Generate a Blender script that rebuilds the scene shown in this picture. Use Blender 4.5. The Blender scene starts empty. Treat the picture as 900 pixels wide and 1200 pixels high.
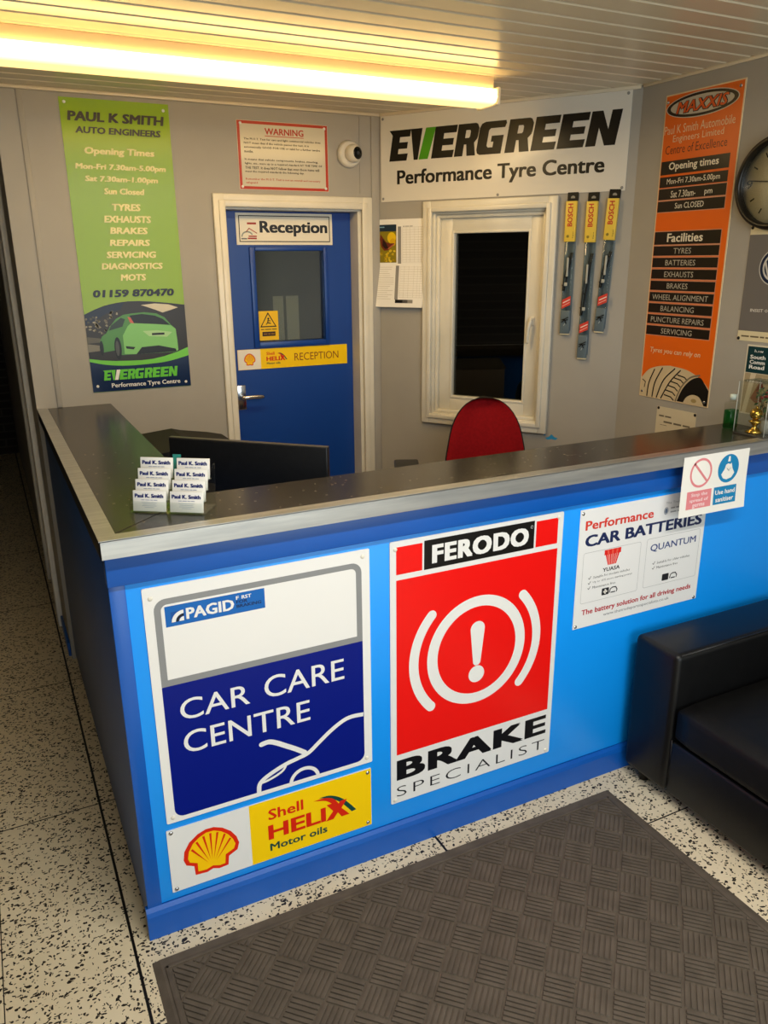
import bpy, bmesh, math, random
from mathutils import Vector, Matrix, geometry
random.seed(7)
PI = math.pi
SC = bpy.context.scene
COL = SC.collection

# ------------------------------------------------------------------ camera, world, light, exposure
cam_d = bpy.data.cameras.new('camera')
cam = bpy.data.objects.new('camera', cam_d); COL.objects.link(cam)
SC.camera = cam
YAW, PITCH, ROLL, FOC = 0.46283, -0.30998, -0.00819, 921.7
fwd = Vector((math.sin(YAW)*math.cos(PITCH), math.cos(YAW)*math.cos(PITCH), math.sin(PITCH)))
rgt = Vector((math.cos(YAW), -math.sin(YAW), 0)); upv = rgt.cross(fwd)
r2 = math.cos(ROLL)*rgt + math.sin(ROLL)*upv
u2 = -math.sin(ROLL)*rgt + math.cos(ROLL)*upv
M = Matrix((r2, u2, -fwd)).transposed().to_4x4()
M.translation = Vector((-0.1793, -1.847, 1.7976))
cam.matrix_world = M
cam_d.sensor_fit = 'VERTICAL'; cam_d.sensor_height = 36.0
cam_d.lens = FOC/1200*36.0
cam_d.clip_start = 0.05

SC.view_settings.view_transform = 'Standard'
SC.view_settings.look = 'None'
SC.view_settings.gamma = 1.0
SC.view_settings.use_curve_mapping = False
SC.view_settings.exposure = 0.0
SC.cycles.max_bounces = 8
SC.cycles.transparent_max_bounces = 32

w = bpy.data.worlds.new('world'); SC.world = w; w.use_nodes = True
w.node_tree.nodes['Background'].inputs[0].default_value = (0.86, 0.93, 1.0, 1)
w.node_tree.nodes['Background'].inputs[1].default_value = 0.6

def area(name, loc, target, sx, sy, power, col):
    d = bpy.data.lights.new(name, 'AREA'); d.shape = 'RECTANGLE'; d.size = sx; d.size_y = sy
    d.energy = power; d.color = col
    o = bpy.data.objects.new(name, d); COL.objects.link(o); o.location = loc
    o.rotation_euler = (Vector(target)-Vector(loc)).to_track_quat('-Z', 'Y').to_euler()
    return o
area('shopfront_daylight', (0.95, -3.9, 1.45), (0.95, 0.0, 0.75), 2.5, 2.1, 56, (0.86, 0.97, 1.0))

# ------------------------------------------------------------------ materials
def lin(h):
    h = h.lstrip('#'); o = []
    for i in (0, 2, 4):
        c = int(h[i:i+2], 16)/255
        o.append(c/12.92 if c <= 0.04045 else ((c+0.055)/1.055)**2.4)
    return (*o, 1)
_MATS = {}
def pm(hexc, rough=0.4, metal=0.0, spec=0.32, coat=0.0):
    k = (hexc, rough, metal, spec, coat)
    if k in _MATS: return _MATS[k]
    m = bpy.data.materials.new('paint_'+hexc.lstrip('#')); m.use_nodes = True
    b = m.node_tree.nodes['Principled BSDF']
    b.inputs['Base Color'].default_value = lin(hexc); b.inputs['Roughness'].default_value = rough
    b.inputs['Metallic'].default_value = metal; b.inputs['Specular IOR Level'].default_value = spec
    b.inputs['Coat Weight'].default_value = coat; b.inputs['Coat Roughness'].default_value = 0.08
    _MATS[k] = m
    return m
class NT:
    """small node-tree helper"""
    def __init__(s, name):
        s.m = bpy.data.materials.new(name); s.m.use_nodes = True; s.t = s.m.node_tree
        s.b = s.t.nodes['Principled BSDF']
    def n(s, typ, **kw):
        nd = s.t.nodes.new(typ)
        for k, v in kw.items():
            if k.startswith('i_'): nd.inputs[int(k[2:]) if k[2:].isdigit() else k[2:].replace('_', ' ')].default_value = v
            else: setattr(nd, k, v)
        return nd
    def l(s, a, b): s.t.links.new(a, b)
    def math(s, op, a, b=None, c=None):
        nd = s.n('ShaderNodeMath', operation=op)
        for i, x in enumerate((a, b, c)):
            if x is None: continue
            if isinstance(x, (int, float)): nd.inputs[i].default_value = x
            else: s.l(x, nd.inputs[i])
        return nd.outputs[0]
    def mix(s, f, a, b):
        nd = s.n('ShaderNodeMix', data_type='RGBA')
        for i, x in ((0, f), (6, a), (7, b)):
            if isinstance(x, (int, float)): nd.inputs[i].default_value = x
            elif isinstance(x, tuple): nd.inputs[i].default_value = x
            else: s.l(x, nd.inputs[i])
        return nd.outputs[2]
    def coords(s): return s.n('ShaderNodeTexCoord').outputs['Object']
    def bump(s, h, strength, dist=0.002):
        nd = s.n('ShaderNodeBump'); nd.inputs['Strength'].default_value = strength; nd.inputs['Distance'].default_value = dist
        s.l(h, nd.inputs['Height']); s.l(nd.outputs[0], s.b.inputs['Normal'])

def noisy(name, c1, c2, scale, rough, bump=0.0, bscale=None, spec=0.5, metal=0.0, detail=4.0, stretch=None):
    t = NT(name); co = t.coords()
    if stretch:
        mp = t.n('ShaderNodeMapping'); mp.inputs['Scale'].default_value = stretch; t.l(co, mp.inputs[0]); co = mp.outputs[0]
    nz = t.n('ShaderNodeTexNoise'); nz.inputs['Scale'].default_value = scale; nz.inputs['Detail'].default_value = detail
    t.l(co, nz.inputs['Vector'])
    rmp = t.n('ShaderNodeMapRange'); rmp.inputs[1].default_value = 0.35; rmp.inputs[2].default_value = 0.65
    t.l(nz.outputs[0], rmp.inputs[0])
    t.l(t.mix(rmp.outputs[0], lin(c1), lin(c2)), t.b.inputs['Base Color'])
    t.b.inputs['Roughness'].default_value = rough; t.b.inputs['Specular IOR Level'].default_value = spec
    t.b.inputs['Metallic'].default_value = metal
    if bump:
        n2 = t.n('ShaderNodeTexNoise'); n2.inputs['Scale'].default_value = bscale or scale*8; t.l(co, n2.inputs['Vector'])
        t.bump(n2.outputs[0], bump)
    return t.m

def m_terrazzo():
    t = NT('terrazzo_floor'); co = t.coords()
    nz = t.n('ShaderNodeTexNoise'); nz.inputs['Scale'].default_value = 70; t.l(co, nz.inputs['Vector'])
    sub = t.n('ShaderNodeVectorMath', operation='SUBTRACT'); t.l(nz.outputs['Color'], sub.inputs[0]); sub.inputs[1].default_value = (.5, .5, .5)
    scl = t.n('ShaderNodeVectorMath', operation='SCALE'); t.l(sub.outputs[0], scl.inputs[0]); scl.inputs['Scale'].default_value = 0.016
    add = t.n('ShaderNodeVectorMath', operation='ADD'); t.l(co, add.inputs[0]); t.l(scl.outputs[0], add.inputs[1])
    def chips(sc, thr, keep, stretch, rot):
        mp = t.n('ShaderNodeMapping'); mp.inputs['Scale'].default_value = stretch; mp.inputs['Rotation'].default_value = (0, 0, rot)
        t.l(add.outputs[0], mp.inputs[0])
        v = t.n('ShaderNodeTexVoronoi'); v.inputs['Scale'].default_value = sc; t.l(mp.outputs[0], v.inputs['Vector'])
        sp = t.n('ShaderNodeSeparateColor'); t.l(v.outputs['Color'], sp.inputs[0])
        k = t.math('LESS_THAN', sp.outputs[0], keep)
        rad = t.math('MULTIPLY_ADD', sp.outputs[1], thr*0.7, thr*0.55)
        d = t.math('LESS_THAN', v.outputs['Distance'], rad)
        return t.math('MULTIPLY', k, d)
    a = chips(64, 0.38, 0.58, (1, 1.9, 1), 0.6)
    b = chips(74, 0.34, 0.48, (1.8, 1, 1), 0.2)
    ch = t.math('MAXIMUM', a, b)
    n2 = t.n('ShaderNodeTexNoise'); n2.inputs['Scale'].default_value = 5; n2.inputs['Detail'].default_value = 5; t.l(co, n2.inputs['Vector'])
    base = t.mix(n2.outputs[0], lin('#d6c5a2'), lin('#e6d9ba'))
    colr = t.mix(ch, base, lin('#1d1712'))
    # tile joints
    sx = t.n('ShaderNodeSeparateXYZ'); t.l(co, sx.inputs[0])
    def joint(out, off, per, wd):
        f = t.math('FRACT', t.math('DIVIDE', t.math('SUBTRACT', out, off - per/2), per))
        return t.math('LESS_THAN', t.math('ABSOLUTE', t.math('SUBTRACT', f, 0.5)), wd/2/per)
    jx = joint(sx.outputs[0], -0.045, 0.957, 0.008)
    jy = joint(sx.outputs[1], 0.663, 0.949, 0.005)
    jj = t.math('LESS_THAN', t.math('ABSOLUTE', t.math('SUBTRACT', sx.outputs[0], -0.372)), 0.0015)
    j = t.math('MAXIMUM', jx, t.math('MAXIMUM', jy, jj))
    t.l(t.mix(j, colr, lin('#0d0b0a')), t.b.inputs['Base Color'])
    t.b.inputs['Roughness'].default_value = 0.42
    t.b.inputs['Specular IOR Level'].default_value = 0.35
    t.bump(t.math('SUBTRACT', 1.0, j), 0.4, 0.003)
    return t.m

def m_glass(name, tint, refl, rough=0.02):
    m = bpy.data.materials.new(name); m.use_nodes = True; t = m.node_tree; t.nodes.remove(t.nodes['Principled BSDF'])
    out = t.nodes['Material Output']; tr = t.nodes.new('ShaderNodeBsdfTransparent'); gl = t.nodes.new('ShaderNodeBsdfGlossy')
    tr.inputs[0].default_value = tint; gl.inputs['Roughness'].default_value = rough; gl.inputs[0].default_value = (1, 1, 1, 1)
    lw = t.nodes.new('ShaderNodeLayerWeight'); lw.inputs[0].default_value = 0.5
    pw = t.nodes.new('ShaderNodeMath'); pw.operation = 'POWER'; t.links.new(lw.outputs['Facing'], pw.inputs[0]); pw.inputs[1].default_value = 4.0
    fr = t.nodes.new('ShaderNodeMath'); fr.operation = 'MULTIPLY_ADD'; t.links.new(pw.outputs[0], fr.inputs[0]); fr.inputs[1].default_value = 0.6; fr.inputs[2].default_value = refl
    mx = t.nodes.new('ShaderNodeMixShader')
    t.links.new(fr.outputs[0], mx.inputs[0]); t.links.new(tr.outputs[0], mx.inputs[1]); t.links.new(gl.outputs[0], mx.inputs[2])
    t.links.new(mx.outputs[0], out.inputs[0])
    return m

def m_brick():
    t = NT('dark_brick'); co = t.coords()
    mp = t.n('ShaderNodeMapping'); mp.inputs['Rotation'].default_value = (PI/2, 0, 0); t.l(co, mp.inputs[0])
    br = t.n('ShaderNodeTexBrick'); t.l(mp.outputs[0], br.inputs['Vector'])
    br.inputs['Color1'].default_value = lin('#3a332c'); br.inputs['Color2'].default_value = lin('#2c2722'); br.inputs['Mortar'].default_value = lin('#4a443c')
    br.inputs['Scale'].default_value = 1.0; br.inputs['Brick Width'].default_value = 0.225; br.inputs['Row Height'].default_value = 0.075; br.inputs['Mortar Size'].default_value = 0.008
    t.l(br.outputs[0], t.b.inputs['Base Color']); t.b.inputs['Roughness'].default_value = 0.9
    return t.m

def m_worktop():
    t = NT('speckled_dark_laminate'); co = t.coords()
    v = t.n('ShaderNodeTexVoronoi'); v.inputs['Scale'].default_value = 75; t.l(co, v.inputs['Vector'])
    sp = t.n('ShaderNodeSeparateColor'); t.l(v.outputs['Color'], sp.inputs[0])
    k = t.math('MULTIPLY', t.math('LESS_THAN', sp.outputs[0], 0.10), t.math('LESS_THAN', v.outputs['Distance'], 0.26))
    n2 = t.n('ShaderNodeTexNoise'); n2.inputs['Scale'].default_value = 45; n2.inputs['Detail'].default_value = 6; t.l(co, n2.inputs['Vector'])
    base = t.mix(n2.outputs[0], lin('#1f1b17'), lin('#3a342c'))
    t.l(t.mix(k, base, lin('#6f6452')), t.b.inputs['Base Color'])
    t.b.inputs['Roughness'].default_value = 0.22; t.b.inputs['Specular IOR Level'].default_value = 0.42
    return t.m

def m_diffuser(name, k, colr):
    t = NT(name)
    sx = t.n('ShaderNodeSeparateXYZ'); t.l(t.n('ShaderNodeTexCoord').outputs['Generated'], sx.inputs[0])
    g = t.n('ShaderNodeMapRange'); g.inputs[1].default_value = 0.0; g.inputs[2].default_value = 0.45; g.inputs[3].default_value = 1.7*k; g.inputs[4].default_value = 12*k
    t.l(sx.outputs[2], g.inputs[0])
    t.b.inputs['Base Color'].default_value = (0.8, 0.75, 0.6, 1)
    t.b.inputs['Emission Color'].default_value = colr
    t.l(g.outputs[0], t.b.inputs['Emission Strength'])
    t.b.inputs['Roughness'].default_value = 0.4
    return t.m

WALL = noisy('grey_wall_paint', '#a6a197', '#a09b91', 3.0, 0.5, 0.05, 60, spec=0.3)
TRIM = noisy('cream_gloss_paint', '#ded8c8', '#d5cfbe', 6.0, 0.32, 0.03, 40)
CEILM = noisy('pvc_ceiling_panel', '#ddd0b6', '#d6c9ae', 2.0, 0.27, spec=0.5)
FLOORM = m_terrazzo()
BRICK = m_brick()
DOORB = noisy('royal_blue_door_paint', '#083c8e', '#093f92', 4.0, 0.35, 0.04, 30)
ROYAL = noisy('royal_blue_gloss', '#0654ae', '#0858b3', 5.0, 0.33, 0.05, 40)
SKY = noisy('bright_blue_panel', '#0697fb', '#0899fd', 3.0, 0.38, 0.03, 50)
STEEL = noisy('brushed_steel', '#c9c9c6', '#b4b5b4', 12.0, 0.33, metal=0.85, stretch=(0.4, 6, 6))
WTOP = m_worktop()
LEATHER = noisy('black_leather', '#060607', '#0a0a0b', 30.0, 0.42, 0.18, 260, spec=0.4)
CUSHM = noisy('black_leather_worn', '#080808', '#0e0d0d', 18.0, 0.55, 0.2, 260, spec=0.3)
RUBBER = noisy('brown_black_rubber', '#554c41', '#60564a', 20.0, 0.75, 0.15, 200, spec=0.25)
DARKP = noisy('black_plastic', '#101113', '#16171a', 60.0, 0.42, 0.1, 500)
GREYP = pm('#8d8b86', 0.5)
FABRIC = noisy('red_fabric', '#7c060d', '#880811', 90.0, 0.85, 0.3, 500, spec=0.15)
CHROME = pm('#c8c8c8', 0.18, 1.0)
ACRYL = m_glass('clear_acrylic', (0.95, 0.965, 0.955, 1), 0.03)
PANE = m_glass('window_glass', (0.62, 0.65, 0.62, 1), 0.09, 0.01)
DIFF = m_diffuser('lamp_diffuser', 1.0, (1.0, 0.64, 0.21, 1)); DIFF2 = m_diffuser('lamp_diffuser_whiter', 1.0, (1.0, 0.97, 0.92, 1))
BLACKP = pm('#15130f', 0.35)
WHITEB = pm('#ecebe6', 0.22)
PAPER = pm('#f3efe6', 0.7, spec=0.2)

# ------------------------------------------------------------------ mesh helpers
class MB:
    def __init__(s): s.v = []; s.f = []; s.mi = []; s.sm = []; s.mats = []
    def m(s, mat):
        if mat not in s.mats: s.mats.append(mat)
        return s.mats.index(mat)
    def add(s, vs, fs, mat, smooth=False, T=None):
        o = len(s.v)
        s.v += [tuple(T @ Vector(v)) if T else tuple(v) for v in vs]
        k = s.m(mat)
        for f in fs: s.f.append([o+i for i in f]); s.mi.append(k); s.sm.append(smooth)
        return s
    def bm(s, b, mat, smooth=False, T=None):
        b.verts.index_update()
        s.add([v.co[:] for v in b.verts], [[v.index for v in f.verts] for f in b.faces], mat, smooth, T); b.free(); return s
    def box(s, x0, x1, y0, y1, z0, z1, mat, r=0.0, seg=2, T=None, smooth=None):
        b = bmesh.new(); bmesh.ops.create_cube(b, size=1)
        for v in b.verts: v.co = Vector((x0+(v.co.x+.5)*(x1-x0), y0+(v.co.y+.5)*(y1-y0), z0+(v.co.z+.5)*(z1-z0)))
        if r: bmesh.ops.bevel(b, geom=b.edges[:], offset=r, segments=seg, profile=0.5, affect='EDGES')
        bmesh.ops.recalc_face_normals(b, faces=b.faces[:])
        return s.bm(b, mat, bool(r) if smooth is None else smooth, T)
    def lathe(s, prof, mat, n=32, T=None, smooth=True, caps=True):
        """profile of (radius, height) about local z"""
        vs = []; fs = []
        for r, z in prof:
            for i in range(n):
                a = 2*PI*i/n; vs.append((r*math.cos(a), r*math.sin(a), z))
        for k in range(len(prof)-1):
            for i in range(n):
                j = (i+1) % n; fs.append([k*n+i, k*n+j, (k+1)*n+j, (k+1)*n+i])
        if caps and prof[0][0] > 1e-6: fs.append(list(range(n))[::-1])
        if caps and prof[-1][0] > 1e-6: fs.append([(len(prof)-1)*n+i for i in range(n)])
        return s.add(vs, fs, mat, smooth, T)
    def tube(s, pts, r, mat, n=10, T=None, closed=False):
        pts = [Vector(p) for p in pts]; vs = []; fs = []; N = len(pts)
        for i, p in enumerate(pts):
            a = pts[(i-1) % N] if (closed or i) else p; c = pts[(i+1) % N] if (closed or i < N-1) else p
            d = (c-a).normalized(); h = Vector((0, 0, 1)) if abs(d.z) < .9 else Vector((1, 0, 0))
            u = d.cross(h).normalized(); w_ = u.cross(d)
            rr = r[i] if isinstance(r, (list, tuple)) else r
            for k in range(n):
                t = 2*PI*k/n; vs.append(p+u*rr*math.cos(t)+w_*rr*math.sin(t))
        for i in range(N if closed else N-1):
            j = (i+1) % N
            for k in range(n):
                l = (k+1) % n; fs.append([i*n+k, i*n+l, j*n+l, j*n+k])
        if not closed: fs.append(list(range(n))[::-1]); fs.append([(N-1)*n+k for k in range(n)])
        return s.add(vs, fs, mat, True, T)
    def sphere(s, c, r, mat, n=24, sc=(1, 1, 1), T=None):
        b = bmesh.new(); bmesh.ops.create_uvsphere(b, u_segments=n, v_segments=n//2, radius=r)
        for v in b.verts: v.co = Vector((v.co.x*sc[0]+c[0], v.co.y*sc[1]+c[1], v.co.z*sc[2]+c[2]))
        return s.bm(b, mat, True, T)
    def prism(s, loop, d0, d1, axis, mat, T=None):
        """polygon (2 coords) extruded along axis 'x','y','z' between d0 and d1"""
        def mk(p, d): return {'x': (d, p[0], p[1]), 'y': (p[0], d, p[1]), 'z': (p[0], p[1], d)}[axis]
        n = len(loop); b = bmesh.new()
        A = [b.verts.new(mk(p, d0)) for p in loop]; B = [b.verts.new(mk(p, d1)) for p in loop]
        b.faces.new(A); b.faces.new(B[::-1])
        for i in range(n): b.faces.new((A[i], B[i], B[(i+1) % n], A[(i+1) % n]))
        bmesh.ops.triangulate(b, faces=[f for f in b.faces if len(f.verts) > 4])
        bmesh.ops.recalc_face_normals(b, faces=b.faces[:])
        return s.bm(b, mat, False, T)
    # flat print in the local XZ plane of a sign, millimetres, y = distance in front (metres)
    def poly(s, loops, y, mat):
        if not isinstance(loops[0][0], (tuple, list)): loops = [loops]
        L = [[Vector((x/1000, z/1000, 0)) for x, z in lp] for lp in loops]
        tris = geometry.tessellate_polygon(L)
        flat = [p for lp in L for p in lp]
        fs = []
        for t in tris:
            a, b, c = (flat[i] for i in t)
            cr = (b.x-a.x)*(c.y-a.y)-(b.y-a.y)*(c.x-a.x)
            fs.append(list(t) if cr > 0 else list(t)[::-1])
        return s.add([(p.x, -y, p.y) for p in flat], fs, mat)
    def rect(s, x0, z0, x1, z1, y, mat, r=0):
        return s.poly(rrect(x0, z0, x1, z1, r) if r else [(x0, z0), (x1, z0), (x1, z1), (x0, z1)], y, mat)
    def stroke(s, pts, wd, y, mat, caps=True):
        """one ribbon of even width with round ends"""
        P_ = [pts[0]]
        for q in pts[1:]:
            if math.hypot(q[0]-P_[-1][0], q[1]-P_[-1][1]) > 1e-4: P_.append(q)
        closed = len(P_) > 2 and math.hypot(P_[0][0]-P_[-1][0], P_[0][1]-P_[-1][1]) < 1e-3
        N = len(P_); A = []; B = []
        for i in range(N):
            a = P_[i-1] if i else (P_[-2] if closed else P_[0]); b = P_[i+1] if i < N-1 else (P_[1] if closed else P_[-1]); c = P_[i]
            def nrm(p, q):
                d = math.hypot(q[0]-p[0], q[1]-p[1])
                return (-(q[1]-p[1])/d, (q[0]-p[0])/d) if d > 1e-6 else None
            n1 = nrm(a, c); n2 = nrm(c, b); n1 = n1 or n2; n2 = n2 or n1
            m = (n1[0]+n2[0], n1[1]+n2[1]); L = math.hypot(*m) or 1; m = (m[0]/L, m[1]/L)
            k = min(1/max(m[0]*n1[0]+m[1]*n1[1], .35), 2.0)*wd/2
            A.append((c[0]+m[0]*k, c[1]+m[1]*k)); B.append((c[0]-m[0]*k, c[1]-m[1]*k))
        vs = [(x/1000, -y, z/1000) for x, z in B+A]
        fs = [[i, i+1, N+i+1, N+i] for i in range(N-1)]
        s.add(vs, fs, mat)
        if caps and not closed:
            for (e, q) in ((P_[0], P_[1]), (P_[-1], P_[-2])):
                a = math.degrees(math.atan2(e[1]-q[1], e[0]-q[0]))
                s.poly(ell(e[0], e[1], wd/2, wd/2, 10, a-90, a+90), y, mat)
        return s
    def frame(s, x0, z0, x1, z1, wd, y, mat, r=0):
        return s.poly([rrect(x0, z0, x1, z1, r) if r else [(x0, z0), (x1, z0), (x1, z1), (x0, z1)],
                       rrect(x0+wd, z0+wd, x1-wd, z1-wd, max(r-wd, 1))[::-1] if r else [(x0+wd, z0+wd), (x1-wd, z0+wd), (x1-wd, z1-wd), (x0+wd, z1-wd)][::-1]], y, mat)
    def text(s, body, x0, z0, x1, z1, y, mat, bold=0.0, shear=0.0, res=2, spacing=1.0, rot=0, like=None):
        """fit the lettering's outline box to x0..x1, z0..z1 (mm); `like` = text whose height the box describes"""
        off = min(bold, 0.0); ex = max(0.0, bold)
        vs, fs = glyphs(body, off, shear, res, spacing)
        ref = glyphs(like, off, shear, res, spacing)[0] if like else vs
        ax, bx = min(v[0] for v in vs)-ex, max(v[0] for v in vs)+ex
        az, bz = min(v[1] for v in ref)-ex*.6, max(v[1] for v in ref)+ex*.6
        cps = [(0, 0)] if ex < 0.004 else [(-ex, -ex*.6), (ex, -ex*.6), (-ex, ex*.6), (ex, ex*.6)]+([(0, 0)] if ex > 0.03 else [])
        for q, (cx, cz) in enumerate(cps):
            yy = y+0.00006*q
            if rot: o = [((x0+(1-(v[1]+cz-az)/(bz-az))*(x1-x0))/1000, -yy, (z0+(v[0]+cx-ax)/(bx-ax)*(z1-z0))/1000) for v in vs]
            else: o = [((x0+(v[0]+cx-ax)/(bx-ax)*(x1-x0))/1000, -yy, (z0+(v[1]+cz-az)/(bz-az)*(z1-z0))/1000) for v in vs]
            s.add(o, fs, mat)
        return s
    def build(s, name, parent=None, loc=None, rz=None):
        me = bpy.data.meshes.new(name); me.from_pydata(s.v, [], s.f)
        for m in s.mats: me.materials.append(m)
        me.polygons.foreach_set('material_index', s.mi); me.polygons.foreach_set('use_smooth', s.sm); me.update()
        o = bpy.data.objects.new(name, me); COL.objects.link(o)
        if parent: o.parent = parent
        if loc is not None: o.location = loc
        if rz is not None: o.rotation_euler = (0, 0, rz) if isinstance(rz, (int, float)) else rz
        return o

_G = {}
def glyphs(body, bold, shear, res, spacing):
    k = (body, bold, shear, res, spacing)
    if k in _G: return _G[k]
    cu = bpy.data.curves.new('t', 'FONT'); cu.body = body; cu.offset = bold; cu.shear = shear; cu.resolution_u = res
    cu.space_character = spacing; cu.fill_mode = 'FRONT'
    ob = bpy.data.objects.new('t', cu)
    me = bpy.data.meshes.new_from_object(ob)
    vs = [(v.co.x, v.co.y) for v in me.vertices]; fs = [list(p.vertices) for p in me.polygons]
    bpy.data.objects.remove(ob); bpy.data.curves.remove(cu); bpy.data.meshes.remove(me)
    _G[k] = (vs, fs); return _G[k]
def ell(cx, cz, rx, rz, n=40, a0=0, a1=360):
    full = abs(a1-a0) >= 360; N = n if full else n+1
    return [(cx+rx*math.cos(math.radians(a0+(a1-a0)*i/n)), cz+rz*math.sin(math.radians(a0+(a1-a0)*i/n))) for i in range(N)]
def rrect(x0, z0, x1, z1, r, n=6):
    if not isinstance(r, (tuple, list)): r = (r,)*4       # BL BR TR TL
    o = []
    for (cx, cz, a, q) in ((x0+r[0], z0+r[0], 180, r[0]), (x1-r[1], z0+r[1], 270, r[1]), (x1-r[2], z1-r[2], 0, r[2]), (x0+r[3], z1-r[3], 90, r[3])):
        o += [(cx+q*math.cos(math.radians(a+90*i/n)), cz+q*math.sin(math.radians(a+90*i/n))) for i in range(n+1)]
    return o
def spline(pts, n=8):
    o = []; P = [pts[0]]+list(pts)+[pts[-1]]
    for i in range(1, len(P)-2):
        for k in range(n):
            t = k/n; p0, p1, p2, p3 = P[i-1:i+3]
            o.append(tuple(.5*((2*b)+(-a+c)*t+(2*a-5*b+4*c-d)*t*t+(-a+3*b-3*c+d)*t**3) for a, b, c, d in zip(p0, p1, p2, p3)))
    o.append(tuple(pts[-1])); return o

def print_line(mb, x0, z0, x1, z1, y, mat):
    """a line of print too small to read: word-length dashes"""
    h = z1-z0; x = x0
    while x < x1-h*.5:
        wd = min(random.uniform(1.5, 4.5)*h, x1-x); mb.rect(x, z0+h*.15, x+wd, z0+h*.75, y, mat); x += wd+h*.6
def tag(o, label, cat, group=None, kind=None):
    o['label'] = label; o['category'] = cat
    if group: o['group'] = group
    if kind: o['kind'] = kind
    return o
def structure(o): o['kind'] = 'structure'; return o
def empty(name, loc, rz=0):
    o = bpy.data.objects.new(name, None); COL.objects.link(o); o.location = loc; o.rotation_euler = (0, 0, rz)
    o.empty_display_size = 0.1; return o

# ------------------------------------------------------------------ the room
D = 1.8193                    # the wall with the door
HC = 2.450                    # ceiling
EC = Vector((1.636, 1.8193, 0)); EA = -math.atan2(0.8308, 0.5565)     # the slanting window wall starts here
EL = 1.2171
RC = Vector((2.3133, 0.8081, 0)); RA = -math.atan2(0.9998, 0.0200)   # right wall
def on_E(s, z, off=0.0): return Vector((EC.x+0.5565*s-0.8308*off, EC.y-0.8308*s-0.5565*off, z))
def on_R(s, z, off=0.0): return Vector((RC.x+0.02*s-0.9998*off, RC.y-0.9998*s-0.02*off, z))

structure(MB().box(-1.75, 3.2, -4.2, 7.0, -0.08, 0, FLOORM).build('floor'))
# ceiling: hundred-millimetre planks with a V joint between them, running along x
c = MB(); prof = []
y = -4.2
while y < 7.0:
    prof += [(y, HC+0.004), (y+0.004, HC+0.004), (y+0.007, HC), (y+0.088, HC), (y+0.095, HC+0.0035), (y+0.1, HC+0.004)]; y += 0.1
vs = [(x, p[0], p[1]) for x in (-1.75, 3.2) for p in prof]; n = len(prof)
c.add(vs, [[i, i+1, n+i+1, n+i] for i in range(n-1)], CEILM)
c.box(-1.75, 3.2, -4.2, 7.0, HC+0.01, HC+0.05, CEILM)
structure(c.build('ceiling'))

wb = MB()
wb.box(-0.012, 0.852, D, D+0.12, 0, HC+0.004, WALL); wb.box(1.541, 1.80, D, D+0.12, 0, HC+0.004, WALL); wb.box(0.852, 1.541, D, D+0.12, 2.04, HC+0.004, WALL)
structure(wb.build('wall_back'))
# slanting window wall (local x along the wall, local -y into the room)
we = MB()
we.box(0, 0.288, 0, 0.1, 0, HC+0.004, WALL); we.box(0.860, EL+0.04, 0, 0.1, 0, HC+0.004, WALL)
we.box(0.288, 0.860, 0, 0.1, 0, 1.046, WALL); we.box(0.288, 0.860, 0, 0.1, 2.016, HC+0.004, WALL)
structure(we.build('wall_corner', None, EC, EA))
wr_ = MB(); wr_.box(-0.04, 0.795, 0, 0.1, 0, 1.2, WALL); wr_.box(-0.04, 0.83, 0, 0.1, 1.2, HC+0.004, WALL)
wr_.box(0.735, 0.795, 0.1, 0.55, 0, HC+0.004, WALL); wr_.box(0.795, 5.0, 0.45, 0.55, 0, HC+0.004, WALL)      # the wall steps back past the counter
structure(wr_.build('wall_right', None, RC, RA))
# dark passage to the left of the wall with the door
structure(MB().box(-0.012, 0.09, D+0.12, 6.6, 0, HC+0.004, WALL).build('wall_passage'))
structure(MB().box(-1.75, -1.65, -4.2, 6.6, 0, HC+0.004, BRICK).build('wall_left'))
structure(MB().box(-1.75, 0.1, 6.6, 6.7, 0, HC+0.004, BRICK).build('wall_far'))
# back office behind the door and window; near-black walls paint in its gloom
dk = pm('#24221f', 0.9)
bo = MB()
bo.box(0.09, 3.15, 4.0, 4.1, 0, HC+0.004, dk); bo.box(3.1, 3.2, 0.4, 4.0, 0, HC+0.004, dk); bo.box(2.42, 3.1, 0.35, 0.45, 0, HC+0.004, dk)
bo.box(0.09, 1.98, 2.75, 2.80, 0, HC+0.004, pm('#8d9184', .8)); bo.box(1.93, 1.98, 2.05, 2.75, 0, HC+0.004, dk)  # pale partition added to lighten what shows through the door glass
structure(bo.build('wall_office'))

# trims
t = MB(); t.box(0.072, 0.094, D-0.006, D, 1.2, HC, WALL, 0.002); structure(t.build('trim_1'))
t = MB(); t.box(1.595, 1.636, D-0.008, D, 0, HC, WALL, 0.002); structure(t.build('trim_2'))
t = MB(); t.box(1.535, 1.541, D-0.004, D, 2.1, HC, WALL); structure(t.build('trim_3'))
t = MB(); t.box(-0.012, 1.636, D-0.02, D, HC-0.012, HC+0.002, CEILM, 0.003); structure(t.build('trim_4'))
t = MB(); t.box(0.012, EL-0.005, -0.014, 0, HC-0.012, HC+0.002, CEILM, 0.003); structure(t.build('trim_5', None, EC, EA))
t = MB(); t.box(0.01, 0.83, -0.012, 0, HC-0.01, HC+0.002, CEILM, 0.003); structure(t.build('trim_6', None, RC, RA))
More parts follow.
